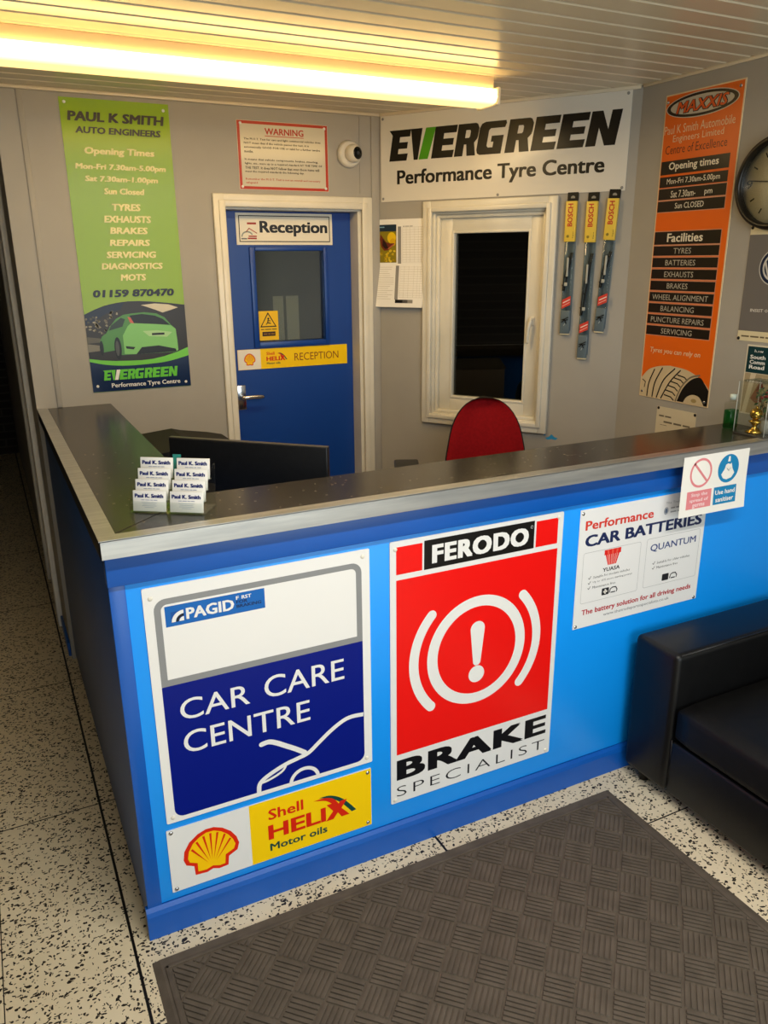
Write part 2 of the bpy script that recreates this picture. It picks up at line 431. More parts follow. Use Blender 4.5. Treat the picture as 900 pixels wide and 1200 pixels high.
# white frames standing along the passage wall
WTR = pm('#f4f0e6', .4)
t = MB(); t.box(-0.036, -0.012, 2.22, 2.36, 0.0, HC, WTR, 0.004); structure(t.build('trim_7'))
t = MB(); t.box(-0.032, -0.012, 2.93, 3.05, 0, HC, WTR, 0.004); structure(t.build('trim_8'))
structure(MB().box(-0.024, -0.012, D+0.036, 2.2, 0, 0.07, ROYAL, 0.003).build('baseboard_passage'))
structure(MB().box(0.30, 0.81, D-0.014, D, 0, 0.09, ROYAL, 0.003).build('baseboard_back'))

# door_1: architrave, jamb, leaf set back in the wall
door = structure(empty('door_1', (0.852, D, 0)))
ox = 0.852
a = MB()
def arch(mb, x0, x1, top, wd, y0, y1):
    mb.box(x0, x0+wd, y0, y1, 0, top, TRIM, 0.004); mb.box(x1-wd, x1, y0, y1, 0, top, TRIM, 0.004); mb.box(x0+wd-.004, x1-wd+.004, y0, y1, top-wd, top, TRIM, 0.004)
arch(a, 0.814-ox, 1.592-ox, 2.084, 0.050, -0.018, 0.0)
arch(a, 0.838-ox, 1.566-ox, 2.058, 0.030, -0.024, -0.010)
a.build('architrave', door)
j = MB(); j.box(0, 0.022, 0, 0.12, 0, 2.04, TRIM); j.box(0.669, 0.689, 0, 0.12, 0, 2.04, TRIM); j.box(0.022, 0.669, 0, 0.12, 2.02, 2.04, TRIM)
j.build('jamb', door)
LY = 0.088                                   # leaf face behind the wall face
def LX(x): return -0.1793+(x+0.1793)*1.024-ox
def LZ(z): return 1.7976+(z-1.7976)*1.024
gx0, gx1, gz0, gz1 = LX(0.995), LX(1.334), LZ(1.430), LZ(1.842)
lf = MB()
lf.box(0.023, gx0, LY, LY+0.044, 0.004, 2.018, DOORB); lf.box(gx1, 0.668, LY, LY+0.044, 0.004, 2.018, DOORB)
lf.box(gx0, gx1, LY, LY+0.044, 0.004, gz0, DOORB); lf.box(gx0, gx1, LY, LY+0.044, gz1, 2.018, DOORB)
leaf = lf.build('leaf', door)
bd = MB()
for x0, x1, z0, z1 in ((gx0-.026, gx0, gz0-.026, gz1+.018), (gx1, gx1+.022, gz0-.026, gz1+.018), (gx0, gx1, gz0-.026, gz0), (gx0, gx1, gz1, gz1+.018)):
    bd.box(x0, x1, LY-0.012, LY+0.002, z0, z1, DOORB, 0.003)
bd.build('glazing_bead', leaf)
MB().box(gx0, gx1, LY+0.018, LY+0.024, gz0, gz1, PANE).build('glass_pane', leaf)
h = MB(); hx, hz = LX(0.892), LZ(1.181)
h.box(hx-0.022, hx+0.022, LY-0.009, LY, hz-0.065, hz+0.055, CHROME, 0.003)
hd = h.build('door_handle', door)
l_ = MB(); l_.tube([(hx, LY-.008, hz), (hx, LY-.05, hz)], 0.009, CHROME); l_.tube(spline([(hx, LY-.05, hz), (hx+.03, LY-.053, hz+.001), (hx+.10, LY-.048, hz-.002)], 5), [0.0095]*10+[0.007], CHROME)
l_.build('lever', hd)

# window_1 on the slanting wall
win = structure(empty('window_1', EC, EA))
cs = MB()
def ring(mb, x0, x1, z0, z1, wd, y0, y1, mat, r=0.004):
    mb.box(x0, x0+wd, y0, y1, z0, z1, mat, r); mb.box(x1-wd, x1, y0, y1, z0, z1, mat, r)
    mb.box(x0+wd-.003, x1-wd+.003, y0, y1, z0, z0+wd, mat, r); mb.box(x0+wd-.003, x1-wd+.003, y0, y1, z1-wd, z1, mat, r)
ring(cs, 0.2477, 0.8996, 1.0113, 2.0563, 0.044, -0.020, 0.0, TRIM)
ring(cs, 0.275, 0.872, 1.038, 2.030, 0.022, -0.027, -0.014, TRIM)
cs.build('casing', win)
rv = MB(); ring(rv, 0.286, 0.862, 1.044, 2.018, 0.020, -0.002, 0.095, TRIM, 0.002); ring(rv, 0.306, 0.842, 1.064, 1.998, 0.016, 0.012, 0.09, TRIM, 0.003)
rv.build('reveal', win)
sa = MB(); ring(sa, 0.321, 0.828, 1.079, 1.985, 0.062, 0.030, 0.075, TRIM, 0.005); ring(sa, 0.380, 0.770, 1.138, 1.926, 0.012, 0.026, 0.06, TRIM, 0.003)
sash = sa.build('sash', win)
MB().box(0.38, 0.77, 0.050, 0.056, 1.138, 1.926, PANE).build('glass_pane', sash)
hh = MB(); hh.box(0.786, 0.804, 0.020, 0.032, 1.505, 1.545, TRIM, 0.003); hh.tube(spline([(0.795, 0.024, 1.535), (0.792, 0.004, 1.525), (0.785, 0.0, 1.475), (0.782, 0.004, 1.425)], 4), [0.008]*8+[0.007]*5, TRIM)
hh.build('window_handle', sash)

# ------------------------------------------------------------------ reception counter
ct = empty('reception_counter', (0, 0, 0))
b = MB()
b.box(0.008, 2.324, 0.010, 0.19, 0.0, 1.15, ROYAL)               # front carcass
b.box(0.008, 0.27, 0.19, 1.815, 0.0, 1.15, ROYAL)                # return along the left side
b.build('carcass', ct)
MB().box(0.004, 0.009, 0.012, 1.815, 0.02, 1.1535, noisy('dark_navy_side_panel', '#234c8a', '#254f8e', 5.0, 0.4), 0.0005).build('side_panel', ct)
MB().box(0.042, 2.75, 0.0, 0.011, 0.10, 1.07, SKY, 0.001).build('front_panel', ct)
MB().box(0.004, 0.0425, -0.002, 0.011, 0.07, 1.07, ROYAL, 0.001).build('corner_stile', ct)
MB().box(0.001, 2.75, -0.022, 0.011, 1.064, 1.1535, ROYAL, 0.002).build('fascia', ct)
p = MB(); p.prism([(-0.014, 0.0), (0.011, 0.0), (0.011, 0.098), (-0.002, 0.098), (-0.010, 0.088), (-0.014, 0.075)], -0.002, 2.75, 'x', ROYAL)
p.build('plinth', ct)
dsk = MB(); dsk.box(0.28, 1.45, 0.20, 0.85, 0.715, 0.74, pm('#7b6a55', 0.5), 0.003); dsk.box(0.28, 0.86, 0.85, 1.55, 0.715, 0.74, pm('#7b6a55', 0.5), 0.003)
dsk.box(1.42, 1.45, 0.22, 0.83, 0, 0.715, GREYP); dsk.box(0.30, 0.84, 1.50, 1.53, 0, 0.715, GREYP)
dsk.build('inner_desk', ct)
tag(ct, 'blue L-shaped reception counter with bright blue front and royal blue plinth', 'counter')

wt = empty('worktop', (0, 0, 1.1535))
HZ = 1.1985-1.1535
s_ = MB(); s_.box(0.028, 2.324, -0.034, 0.205, 0.0, HZ, WTOP); s_.box(0.028, 0.292, 0.205, 1.817, 0.0, HZ, WTOP)
s_.build('laminate_top', wt)
e = MB()
e.box(-0.011, 2.75, -0.0735, -0.070, 0, HZ+0.0006, STEEL, 0.0008, 1, smooth=False)       # front face
e.prism([(-0.011, -0.0735), (2.75, -0.0735), (2.75, -0.032), (0.031, -0.032)], HZ-0.002, HZ+0.0012, 'z', STEEL)
e.build('front_steel_edging', wt)
e = MB()
e.box(-0.011, -0.0075, -0.0735, 1.817, 0, HZ+0.0006, pm('#2a2a2a', .4, .6), 0.0008, 1, smooth=False)
e.prism([(-0.011, -0.0735), (0.031, -0.032), (0.031, 1.817), (-0.011, 1.817)], HZ-0.002, HZ+0.0012, 'z', STEEL)
e.build('side_steel_edging', wt)
e = MB(); e.prism([(0.031, -0.030), (0.292, 0.203), (0.290, 0.206), (0.029, -0.027)], HZ-0.001, HZ+0.0004, 'z', pm('#0b0a09', .6))
e.build('mitre_joint', wt)
tag(wt, 'dark speckled L-shaped worktop with brushed steel edging on the blue counter', 'worktop')

# ------------------------------------------------------------------ signs
E0 = 0.0004
def sign(name, label, cat, pos, rz, W, Hh, mat, t=0.003, r=3, screws=(), screw_mat=None, group=None):
    b = MB(); lp = rrect(0, 0, W, Hh, r, 3)
    b.prism([(x/1000, z/1000) for x, z in lp], -t, 0.0, 'y', mat)
    o = b.build(name, None, pos, rz); tag(o, label, cat, group)
    for (x, z) in screws:
        k = MB(); k.lathe([(0.0062, 0), (0.0062, 0.0012), (0.0045, 0.0028), (0.0, 0.0032)], screw_mat or CHROME, 12, Matrix.Translation((x/1000, -t, z/1000)) @ Matrix.Rotation(PI/2, 4, 'X'))
        k.build('screw', o)
    return o
class P:
    """one printed part of a sign"""
    def __init__(s, name, o, t=0.003): s.n = name; s.o = o; s.t = t; s.b = MB(); s.k = 1
    def L(s, k): return s.t+E0*k
    def done(s, label=None):
        q = s.b.build(s.n, s.o)
        if label: q['label'] = label
        return q
def F(x, z): return (x, -0.0005, z)

BLK = pm('#14120f', 0.35); WHT = pm('#e9e8e4', 0.3); NAVY = pm('#03177c', 0.3, 0, .2); REDP = pm('#ee1410', 0.28); YEL = pm('#fbcf08', 0.28)
CAPW = pm('#e8e2d2', 0.4)

# --- white and navy car-care sign
o = sign('car_care_sign', 'large white and navy car care centre sign on left of counter front', 'sign', F(0.0788, 0.351), 0, 615, 688, pm('#eceae5', 0.25),
         r=4, screws=((19, 660), (594, 668), (18, 17), (597, 19)), screw_mat=CAPW)
p = P('navy_panel', o); p.b.poly(rrect(24, 14, 590, 411, (26, 26, 2, 2)), p.L(1), NAVY); p.done()
p = P('grey_border', o); p.b.poly([rrect(24, 411, 590, 653, (1, 1, 30, 30)), rrect(41, 429, 573, 637, (1, 1, 16, 16))[::-1]], p.L(1), pm('#8b8c8c', .3)); p.done()
p = P('maker_logo', o)
p.b.rect(50, 575, 309, 631, p.L(1), pm('#0a62b4', .3))
p.b.poly([(64, 585), (98, 585), (98, 614), (64, 614)], p.L(2), pm('#0d4f9c', .3))
for r0, r1, mt in ((0, 12, WHT), (14, 20, BLK), (21, 31, WHT)):
    p.b.poly([(96-r1*math.cos(a), 586+r1*.95*math.sin(a)) for a in [PI/2*i/10 for i in range(11)]]+[(96-r0*math.cos(a), 586+r0*.95*math.sin(a)) for a in [PI/2*i/10 for i in range(10, -1, -1)]], p.L(3), mt)
p.b.text('PAGID', 102, 587, 226, 618, p.L(2), WHT, 0.035)
p.b.text('F', 232, 613, 240, 623, p.L(2), WHT, 0.03); p.b.text('RST', 247, 613, 273, 623, p.L(2), WHT, 0.03)
p.b.text('FOR', 232, 602, 262, 611, p.L(2), pm('#0c2a55', .3), 0.03); p.b.text('BRAKING', 232, 590, 299, 599, p.L(2), pm('#0c2a55', .3), 0.03)
p.done()
p = P('lettering', o)
p.b.text('CAR', 64, 303, 251, 364, p.L(2), WHT, 0.004, res=5); p.b.text('CARE', 293, 305, 530, 371, p.L(2), WHT, 0.004, res=5)
p.b.text('CENTRE', 65, 202, 422, 268, p.L(2), WHT, 0.004, res=5); p.done()
p = P('car_outline', o)
p.b.stroke(spline([(275, 166), (296, 168), (318, 158), (345, 140), (372, 122), (400, 101)], 5), 15, p.L(2.2), WHT)
p.b.stroke(spline([(588, 172), (552, 175), (522, 169), (482, 147), (445, 120), (412, 96), (380, 88), (341, 80), (300, 65), (275, 52), (262, 38), (259, 14)], 5), 13, p.L(2), WHT, caps=False)
p.b.stroke(spline([(264, 42), (285, 44), (312, 52), (332, 62), (341, 74), (336, 80)], 5), 7, p.L(2.4), WHT)
p.b.stroke(ell(397, 8, 42, 40, 20, 12, 168), 11, p.L(2), WHT, caps=True)
p.done()

# --- oil sign with shell emblem
SHELLP = [(38, 95), (42, 122), (58, 148), (82, 166), (105, 174), (128, 173), (152, 162), (175, 142), (190, 118), (196, 95), (190, 74), (164, 61), (161, 32), (134, 30), (117, 37), (100, 31), (67, 34), (65, 65), (44, 76)]
def pecten(mb, T, L1, L2, L3):
    red = pm('#dd2a10', .3); ye = pm('#fdc80a', .3)
    mb.poly([T(*q) for q in SHELLP], L1, red)
    inn = [(50, 95), (54, 117), (67, 140), (87, 155), (106, 163), (127, 162), (147, 152), (166, 135), (179, 114), (185, 96), (180, 81), (155, 70), (152, 41), (136, 40), (117, 47), (98, 41), (75, 43), (75, 72), (54, 82)]
    mb.poly([T(*q) for q in inn], L2, ye)
    for (x, z) in ((62, 122), (77, 142), (97, 154), (117, 157), (137, 153), (157, 140), (172, 120)):
        a = (117+(x-117)*0.2, 46+(z-46)*0.2); d = math.hypot(x-a[0], z-a[1]); nx, nz = -(z-a[1])/d, (x-a[0])/d
        mb.poly([T(a[0], a[1]), T(x+nx*3.2, z+nz*3.2), T(x-nx*3.2, z-nz*3.2)], L3, red)
def helix_word(mb, T, ts, L, L2, s0=1.0):
    red = pm('#d8260f', .3); gr = pm('#12473f', .3)
    def tx(body, x0, z0, x1, z1, mat, b_, like=None):
        (a0, b0), (a1, b1) = T(x0, z0), T(x1, z1); mb.text(body, a0, b0, a1, b1, L, mat, b_, like=like)
    tx('Shell', 286, 136, 393, 172, red, 0.018); tx('HELI', 283, 69, 463, 118, red, 0.035)
    mb.poly([T(*q) for q in ((463, 67), (487, 67), (502, 86), (514, 67), (540, 67), (514, 98), (533, 124), (511, 124), (501, 111), (490, 124), (466, 124), (487, 96))], L, red)
    up = spline([(425, 152), (462, 151), (490, 138), (508, 112)], 6); dn = spline([(500, 108), (483, 124), (462, 141), (425, 152)], 6)
    mb.poly([T(x, z) for x, z in up]+[T(x, z) for x, z in dn[:-1]], L+0.0001, red)
    top = spline([(440, 154), (478, 150), (518, 124), (560, 72)], 6); bot = spline([(545, 70), (512, 112), (480, 138), (440, 154)], 6)
    mb.poly([T(x+3, z+3) for x, z in top]+[T(x+3, z+3) for x, z in bot[:-1]], L-0.0001, gr)
    tx('Motor oils', 286, 29, 466, 54, gr, 0.02)
ide = lambda x, z: (x, z)
o = sign('oil_sign', 'white and yellow motor oil sign with red shell emblem low on counter front', 'sign', F(0.0742, 0.1246), 0, 615, 205, pm('#e6e5e1', .25), r=2,
         screws=((12, 196), (603, 192), (12, 9), (602, 12)))
p = P('yellow_panel', o); p.b.rect(231, 1, 614, 204, p.L(1), YEL); p.done()
p = P('shell_emblem', o); pecten(p.b, ide, p.L(1), p.L(2), p.L(3)); p.done()
p = P('lettering', o); helix_word(p.b, ide, 1, p.L(3), p.L(3)); p.done()

# --- red brake sign
o = sign('brake_sign', 'tall red brake specialist sign with white warning circle at centre of counter', 'sign', F(0.7575, 0.1709), 0, 613, 874, pm('#e5e4e1', .25), r=5,
         screws=((17, 850), (594, 857), (14, 12), (598, 12)), screw_mat=CAPW)
p = P('red_panel', o); p.b.rect(20, 174, 595, 755, p.L(1), REDP); p.b.rect(20, 772, 105, 856, p.L(1), REDP); p.b.rect(508, 772, 592, 857, p.L(1), REDP); p.done()
p = P('name_plate', o); p.b.rect(111, 771, 501, 861, p.L(1), BLK)
p.b.text('FERODO', 137, 786, 480, 844, p.L(2), WHT, 0.055, res=3, spacing=1.12); p.b.stroke(ell(491, 842, 4.5, 4.5, 10), 1, p.L(2), WHT, caps=False); p.done()
p = P('warning_symbol', o)
p.b.poly([ell(304, 467, 180, 184, 64), ell(304, 467, 144, 149, 64)[::-1]], p.L(2), WHT)
p.b.stroke(ell(304, 467, 226, 226, 24, 137, 223), 32, p.L(2), WHT); p.b.stroke(ell(304, 467, 226, 226, 24, -43, 43), 32, p.L(2), WHT)
p.b.poly(ell(303, 540, 26, 26, 20, 0, 180)+[(277, 540), (289, 428)]+ell(303, 428, 14, 14, 12, 180, 360)+[(329, 540)], p.L(2), WHT)
p.b.poly(ell(303, 384, 29, 29, 28), p.L(2), WHT)
p.done()
p = P('lettering', o); p.b.text('BRAKE', 20, 82, 593, 154, p.L(1), pm('#0a0c12', .35), 0.045, res=4, spacing=1.1); p.b.text('SPECIALIST', 20, 22, 590, 58, p.L(1), pm('#17191e', .35), -0.014, res=4, spacing=1.25); p.done()

# --- car batteries poster
o = sign('battery_poster', 'white car batteries poster pinned to bright blue counter right of brake sign', 'poster', F(1.4391, 0.6186), 0, 565, 418, pm('#e9e8e6', .4), t=0.0015, r=1,
         screws=((11, 405), (553, 7), (11, 9)))
p = P('heading', o, .0015); p.b.text('Performance', 24, 346, 316, 378, p.L(1), pm('#d93a2c', .4), 0.025, like='Perf'); p.b.text('CAR BATTERIES', 27, 288, 548, 328, p.L(1), pm('#1d2a57', .4), 0.035, res=3)
p.done(); p = P('slogan', o, .0015); p.b.text('The battery solution for all driving needs', 33, 40, 531, 65, p.L(1), pm('#b5202f', .4), 0.025); p.b.text('www.thetradepartsspecialists.co.uk', 129, 21, 429, 35, p.L(1), pm('#6e7078', .4)); p.done()
p = P('brand_panels', o, .0015); ln = pm('#b9bab9', .4); ink = pm('#26272b', .4)
p.b.frame(24, 88, 272, 268, 1.5, p.L(1), ln, 8); p.b.frame(298, 91, 548, 271, 1.5, p.L(1), ln, 8)
rd = pm('#e2261e', .4)
for i in range(7):
    x0 = 113+i*10.3; x1 = 131+i*5.2
    p.b.poly([(x0, 263), (x0+8.6, 263), (x1+4.2, 209), (x1, 209)], p.L(1), rd if i % 2 == 0 else pm('#ec5a48', .4))
p.b.rect(113, 246, 184, 264, p.L(.8), rd)
p.b.text('YUASA', 111, 187, 184, 201, p.L(1), ink, 0.02)
for i, tx in enumerate(('Suitable for modern vehicles', 'Up to 15% more starting power', 'Maintenance free')):
    z = 172-i*18; p.b.stroke([(52, z+4), (56, z), (62, z+9)], 2, p.L(1), ink); p.b.text(tx, 72, z-1, (230, 243, 171)[i], z+8, p.L(1), ink, res=1)
for i, tx in enumerate(('Suitable for older vehicles', 'Maintenance free')):
    z = 173-i*18; p.b.stroke([(334, z+4), (338, z), (344, z+9)], 2, p.L(1), ink); p.b.text(tx, 354, z-1, (508, 453)[i], z+8, p.L(1), ink, res=1)
p.b.text('QUANTUM', 317, 219, 530, 248, p.L(1), pm('#34477f', .4), 0.012, res=3)
for x in (114, 385): p.b.rect(x, 102, x+31, 127, p.L(1), ink, 3); p.b.rect(x+12, 106, x+18, 123, p.L(1.5), PAPER) if x == 114 else None; p.b.rect(x+7, 111, x+24, 117, p.L(1.5), PAPER) if x == 114 else None
for x in (148, 422): p.b.stroke([(x, 107), (x+3, 119), (x+12, 124), (x+26, 123), (x+33, 113), (x+31, 106)], 4, p.L(1), ink); p.b.stroke([(x+7, 106), (x+24, 106)], 4, p.L(1), ink)
p.done()
p = P('corner_emblem', o, .0015); p.b.poly(ell(372, 361, 10, 13, 24), p.L(1), pm('#5d6d86', .4)); p.b.poly([ell(372, 361, 8, 11, 24), ell(372, 361, 6.6, 9.5, 24)[::-1]], p.L(2), PAPER)
p.b.text('The Trade', 368, 385, 440, 393, p.L(1), pm('#9a9a9a', .4), res=1); print_line(p.b, 392, 365, 430, 373, p.L(1), pm('#9a9a9a', .4)); print_line(p.b, 392, 351, 450, 359, p.L(1), pm('#9a9a9a', .4)); p.done()

# --- hand sanitiser notice, taped over the steel edge
hs = empty('hygiene_notice', (1.788, -0.0745, 0.977))
b = MB(); NX, NZ = 16, 10; vs = []
def bend(u, v): return -0.0010-0.010*max(0, 0.55-v)**1.5*(0.4+u)-0.006*max(0, u-.8)*(1-v)
for i in range(NX+1):
    for k in range(NZ+1):
        u, v = i/NX, k/NZ; vs.append((0.303*u, bend(u, v), 0.206*v))
n_ = len(vs); vs += [(x, y_-0.0005, z) for x, y_, z in vs]
fs = []
for i in range(NX):
    for k in range(NZ):
        q = [i*(NZ+1)+k, (i+1)*(NZ+1)+k, (i+1)*(NZ+1)+k+1, i*(NZ+1)+k+1]; fs += [q, [n_+x for x in q][::-1]]
b.add(vs, fs, PAPER, True)
b.build('sheet', hs)
def warp(mb, off):
    mb.v = [(x, bend(x/0.303, z/0.206)-0.0005-off+y_, z) for x, y_, z in mb.v]; return mb
pk = pm('#e4888c', .6); tl = pm('#1583b8', .6)
def sub(pts, n=4):
    o_ = []
    for a_, b_ in zip(pts, pts[1:]+pts[:1]): o_ += [(a_[0]+(b_[0]-a_[0])*i/n, a_[1]+(b_[1]-a_[1])*i/n) for i in range(n)]
    return o_
def grid_rect(mb, x0, z0, x1, z1, mat, n=6):
    for i in range(n):
        for k in range(n):
            mb.rect(x0+(x1-x0)*i/n, z0+(z1-z0)*k/n, x0+(x1-x0)*(i+1)/n, z0+(z1-z0)*(k+1)/n, 0, mat)
b = MB(); b.poly([ell(83, 146, 50, 50, 40), ell(83, 146, 42, 42, 40)[::-1]], 0, pk); b.stroke([(52, 178), (115, 114)], 8, 0, pk); grid_rect(b, 29, 25, 141, 86, pk)
warp(b, 0.0004).build('prohibition_panel', hs)
b = MB(); b.poly(ell(210, 146, 49, 49, 40), 0, tl); grid_rect(b, 152, 25, 258, 86, tl); warp(b, 0.0004).build('mandatory_panel', hs)
b = MB()
b.poly([(178, 128), (192, 146), (196, 160), (206, 164), (216, 160), (222, 164), (228, 146), (240, 128), (228, 113), (205, 108), (188, 114)], 0, PAPER)
b.poly([(203, 170), (215, 170), (213, 188), (206, 188)], 0, PAPER); b.stroke([(200, 150), (212, 138), (222, 150)], 2, 0, tl, caps=False)
warp(b, 0.0008).build('hands_symbol', hs)
b = MB(); lt = pm('#f6d9d9', .6)
for i, (tx, wd) in enumerate((('Stop the', 74), ('spread of', 84), ('germs', 56))): z = 68-i*19; b.text(tx, 85-wd/2, z-4, 85+wd/2, z+11, 0, lt, 0.02)
for i, (tx, wd) in enumerate((('Use hand', 92), ('sanitiser', 84))): z = 62-i*26; b.text(tx, 205-wd/2, z-3, 205+wd/2, z+13, 0, PAPER, 0.02)
warp(b, 0.0008).build('lettering', hs)
tag(hs, 'white hygiene notice with red and blue circles hanging over steel edge of counter', 'notice')

# --- green opening-hours banner on the back wall
o = sign('opening_hours_banner', 'tall green opening times banner with car picture on left of back wall', 'banner', (0.2253, D-0.0005, 1.2512), 0, 430, 1172, pm('#88ab14', .2, 0, .3), t=0.002, r=2,
         screws=((20, 1155), (408, 1147), (21, 26), (408, 20)), screw_mat=WHT)
gy = pm('#a8bb25', .14)
p = P('landscape', o, .002)
TOP = [(0, 334), (45, 354), (87, 369), (135, 379), (184, 384), (232, 384), (280, 381), (356, 373), (430, 363)]
BOT = [(430, 176), (380, 157), (322, 141), (270, 132), (221, 129), (165, 130), (109, 132), (50, 138), (0, 147)]
p.b.poly(TOP+BOT, p.L(1), pm('#2c2722', .3))
p.b.poly([(240, 367), (300, 372), (360, 366), (400, 352), (360, 340), (330, 332), (300, 345)], p.L(2), pm('#cfc6ae', .3))
p.b.poly([(0, 334), (45, 354), (110, 372), (170, 380), (150, 350), (90, 335), (30, 300), (0, 290)], p.L(2), pm('#1a2238', .3))
for i in range(60):
    x = random.uniform(2, 170); z = random.uniform(250, 345-abs(x-120)*.25); q = random.choice(('#6f6857', '#8d866f', '#4b4738', '#a39b86'))
    p.b.poly([(x+random.uniform(3, 9)*math.cos(a), z+random.uniform(3, 7)*math.sin(a)) for a in (0, 1, 2, 3, 4, 5)], p.L(2.5), pm(q, .3))
p.b.poly([(0, 210), (60, 200), (60, 180), (0, 175)], p.L(2.5), pm('#7b7768', .3)); p.b.poly([(0, 240), (55, 232), (55, 215), (0, 212)], p.L(2.5), pm('#5b5749', .3))
p.done()
p = P('car_picture', o, .002); cg = pm('#7fc26b', .3); cd = pm('#4f8a45', .3); dkc = pm('#14140f', .3)
p.b.poly([(50, 170), (50, 216), (62, 240), (81, 252), (101, 282), (128, 312), (160, 328), (200, 333), (250, 336), (303, 329), (337, 311), (362, 278), (380, 262), (386, 210), (386, 166), (375, 158), (195, 157), (139, 156), (110, 178)], p.L(3), cd)
p.b.poly([(190, 292), (300, 283), (362, 275), (382, 258), (386, 166), (375, 158), (195, 157), (150, 160), (150, 240), (175, 280)], p.L(3.5), cg)
p.b.poly([(186, 324), (240, 329), (295, 320), (329, 304), (358, 278), (300, 283), (202, 291)], p.L(4), dkc)
p.b.poly([(149, 316), (166, 309), (152, 278), (93, 263), (105, 285)], p.L(4), pm('#2b3a30', .3))
p.b.poly([(178, 319), (190, 315), (203, 290), (186, 293)], p.L(4.5), pm('#c5604f', .3))
p.b.poly([(236, 256), (300, 256), (365, 246), (340, 226), (262, 232)], p.L(4.5), pm('#a7cf90', .3)); p.b.rect(275, 236, 330, 245, p.L(5), dkc)
p.b.poly([(226, 186), (300, 190), (374, 172), (378, 159), (200, 157)], p.L(4), dkc); p.b.poly([(157, 194), (198, 188), (190, 178), (160, 183)], p.L(4), dkc)
p.b.poly(ell(124, 186, 15, 48, 24), p.L(4), dkc); p.b.poly(ell(122, 186, 8, 33, 24), p.L(4.5), pm('#4d4d48', .3)); p.b.poly(ell(56, 190, 8, 32, 24), p.L(4), dkc)
p.done()
p = P('base_panel', o, .002); nv = pm('#0b2148', .2)
LOW = [(0, 134), (73, 117), (163, 109), (276, 112), (349, 120), (430, 139)]
p.b.poly([(0, 1), (430, 1)]+spline(LOW, 4)[::-1], p.L(1), nv)
p.b.poly([(0, 147)]+[(x, z) for x, z in BOT[::-1][1:]]+spline(LOW, 4)[::-1], p.L(1.2), pm('#6fc93a', .2)); p.done()
# block lettering shared by the banner and the board
GE = [(0, 0), (.98, 0), (1, .23), (.44, .23), (.44, .39), (.92, .39), (.92, .60), (.44, .60), (.44, .77), (1, .77), (1, 1), (0, 1)]
GE1 = GE[:-1]+[(-.22, 1), (0, .84)]
GR = [[(0, 0), (.40, 0), (.40, .36), (.50, .36), (.60, 0), (1, 0), (.86, .40), (.98, .52), (1, .62), (1, .84), (.90, .97), (.8, 1), (0, 1)], [(.40, .56), (.40, .80), (.58, .80), (.62, .76), (.62, .60), (.58, .56)]]
GG = [(.16, 0), (.98, 0), (.98, .56), (.52, .56), (.52, .38), (.62, .38), (.62, .21), (.44, .21), (.38, .27), (.38, .73), (.44, .79), (.98, .79), (1.02, .92), (.98, 1), (.2, 1), (.06, .95), (0, .82), (0, .16), (.05, .05)]
GN = [(0, 0), (.34, 0), (.34, .52), (.64, 0), (1, 0), (1, 1), (.66, 1), (.66, .46), (.36, 1), (0, 1)]
def wordmark(mb, X, Z, h, L, blk, grn, sh=0.17):
    """X: left edge -> mm, for a word drawn 1162 mm board scale"""
    def put(g, x0, wd, mat):
        lp = g if isinstance(g[0][0], (tuple, list)) else [g]
        mb.poly([[(X(x0+u*wd+v*sh*135), Z+v*h) for u, v in q] for q in lp], L, mat)
    put(GE1, 46, 94, blk)
    raw = lambda pts, mat: mb.poly([(X(x), Z+(z-177)/133*h) for x, z in pts], L, mat)
    raw([(176, 177), (197, 177), (222, 310), (162, 310)], blk); raw([(201, 177), (249, 177), (291, 310), (240, 310)], grn)
    put(GE, 266, 110, blk); put(GR, 381, 104, blk); put(GG, 487, 122, blk); put(GR, 624, 112, blk)
    put(GE, 743, 108, blk); put(GE, 859, 116, blk); put(GN, 982, 124, blk)
p = P('name_lettering', o, .002); bk = pm('#1c1a12', .3); cr = pm('#eadf9c', .35)
def T_(tx, x0, z0, x1, z1, mt=cr, b_=0.045, sh=0.12, like=None): p.b.text(tx, x0, z0, x1, z1, p.L(6), mt, b_, sh, res=2, like=like)
T_('PAUL K SMITH', 25, 1088, 407, 1124, bk, 0.045); T_('AUTO ENGINEERS', 50, 1044, 389, 1069, bk, 0.04); p.done()
p = P('hours_lettering', o, .002)
T_('Opening Times', 76, 960, 356, 994); T_('Mon-Fri 7.30am-5.00pm', 34, 904, 398, 932); T_('Sat 7.30am-1.00pm', 66, 858, 361, 886); T_('Sun Closed', 136, 816, 300, 840); p.done()
p = P('services_lettering', o, .002)
for tx, x0, x1, z0, z1 in (('TYRES', 161, 278, 752, 780), ('EXHAUSTS', 124, 317, 705, 733), ('BRAKES', 143, 299, 660, 687), ('REPAIRS', 136, 304, 612, 638), ('SERVICING', 118, 325, 563, 590), ('DIAGNOSTICS', 93, 349, 517, 543), ('MOTS', 166, 273, 470, 497)): T_(tx, x0, z0, x1, z1)
p.done()
p = P('telephone_number', o, .002)
T_('01159 870470', 45, 403, 388, 434, bk, 0.045)
p.done()
p = P('maker_wordmark', o, .002)
wordmark(p.b, lambda x: 50+(x-46)*0.3005, 50, 44, p.L(6), pm('#62c430', .3), WHT)
p.b.text('Performance Tyre Centre', 80, 11, 382, 36, p.L(6), WHT, 0.02); p.done()

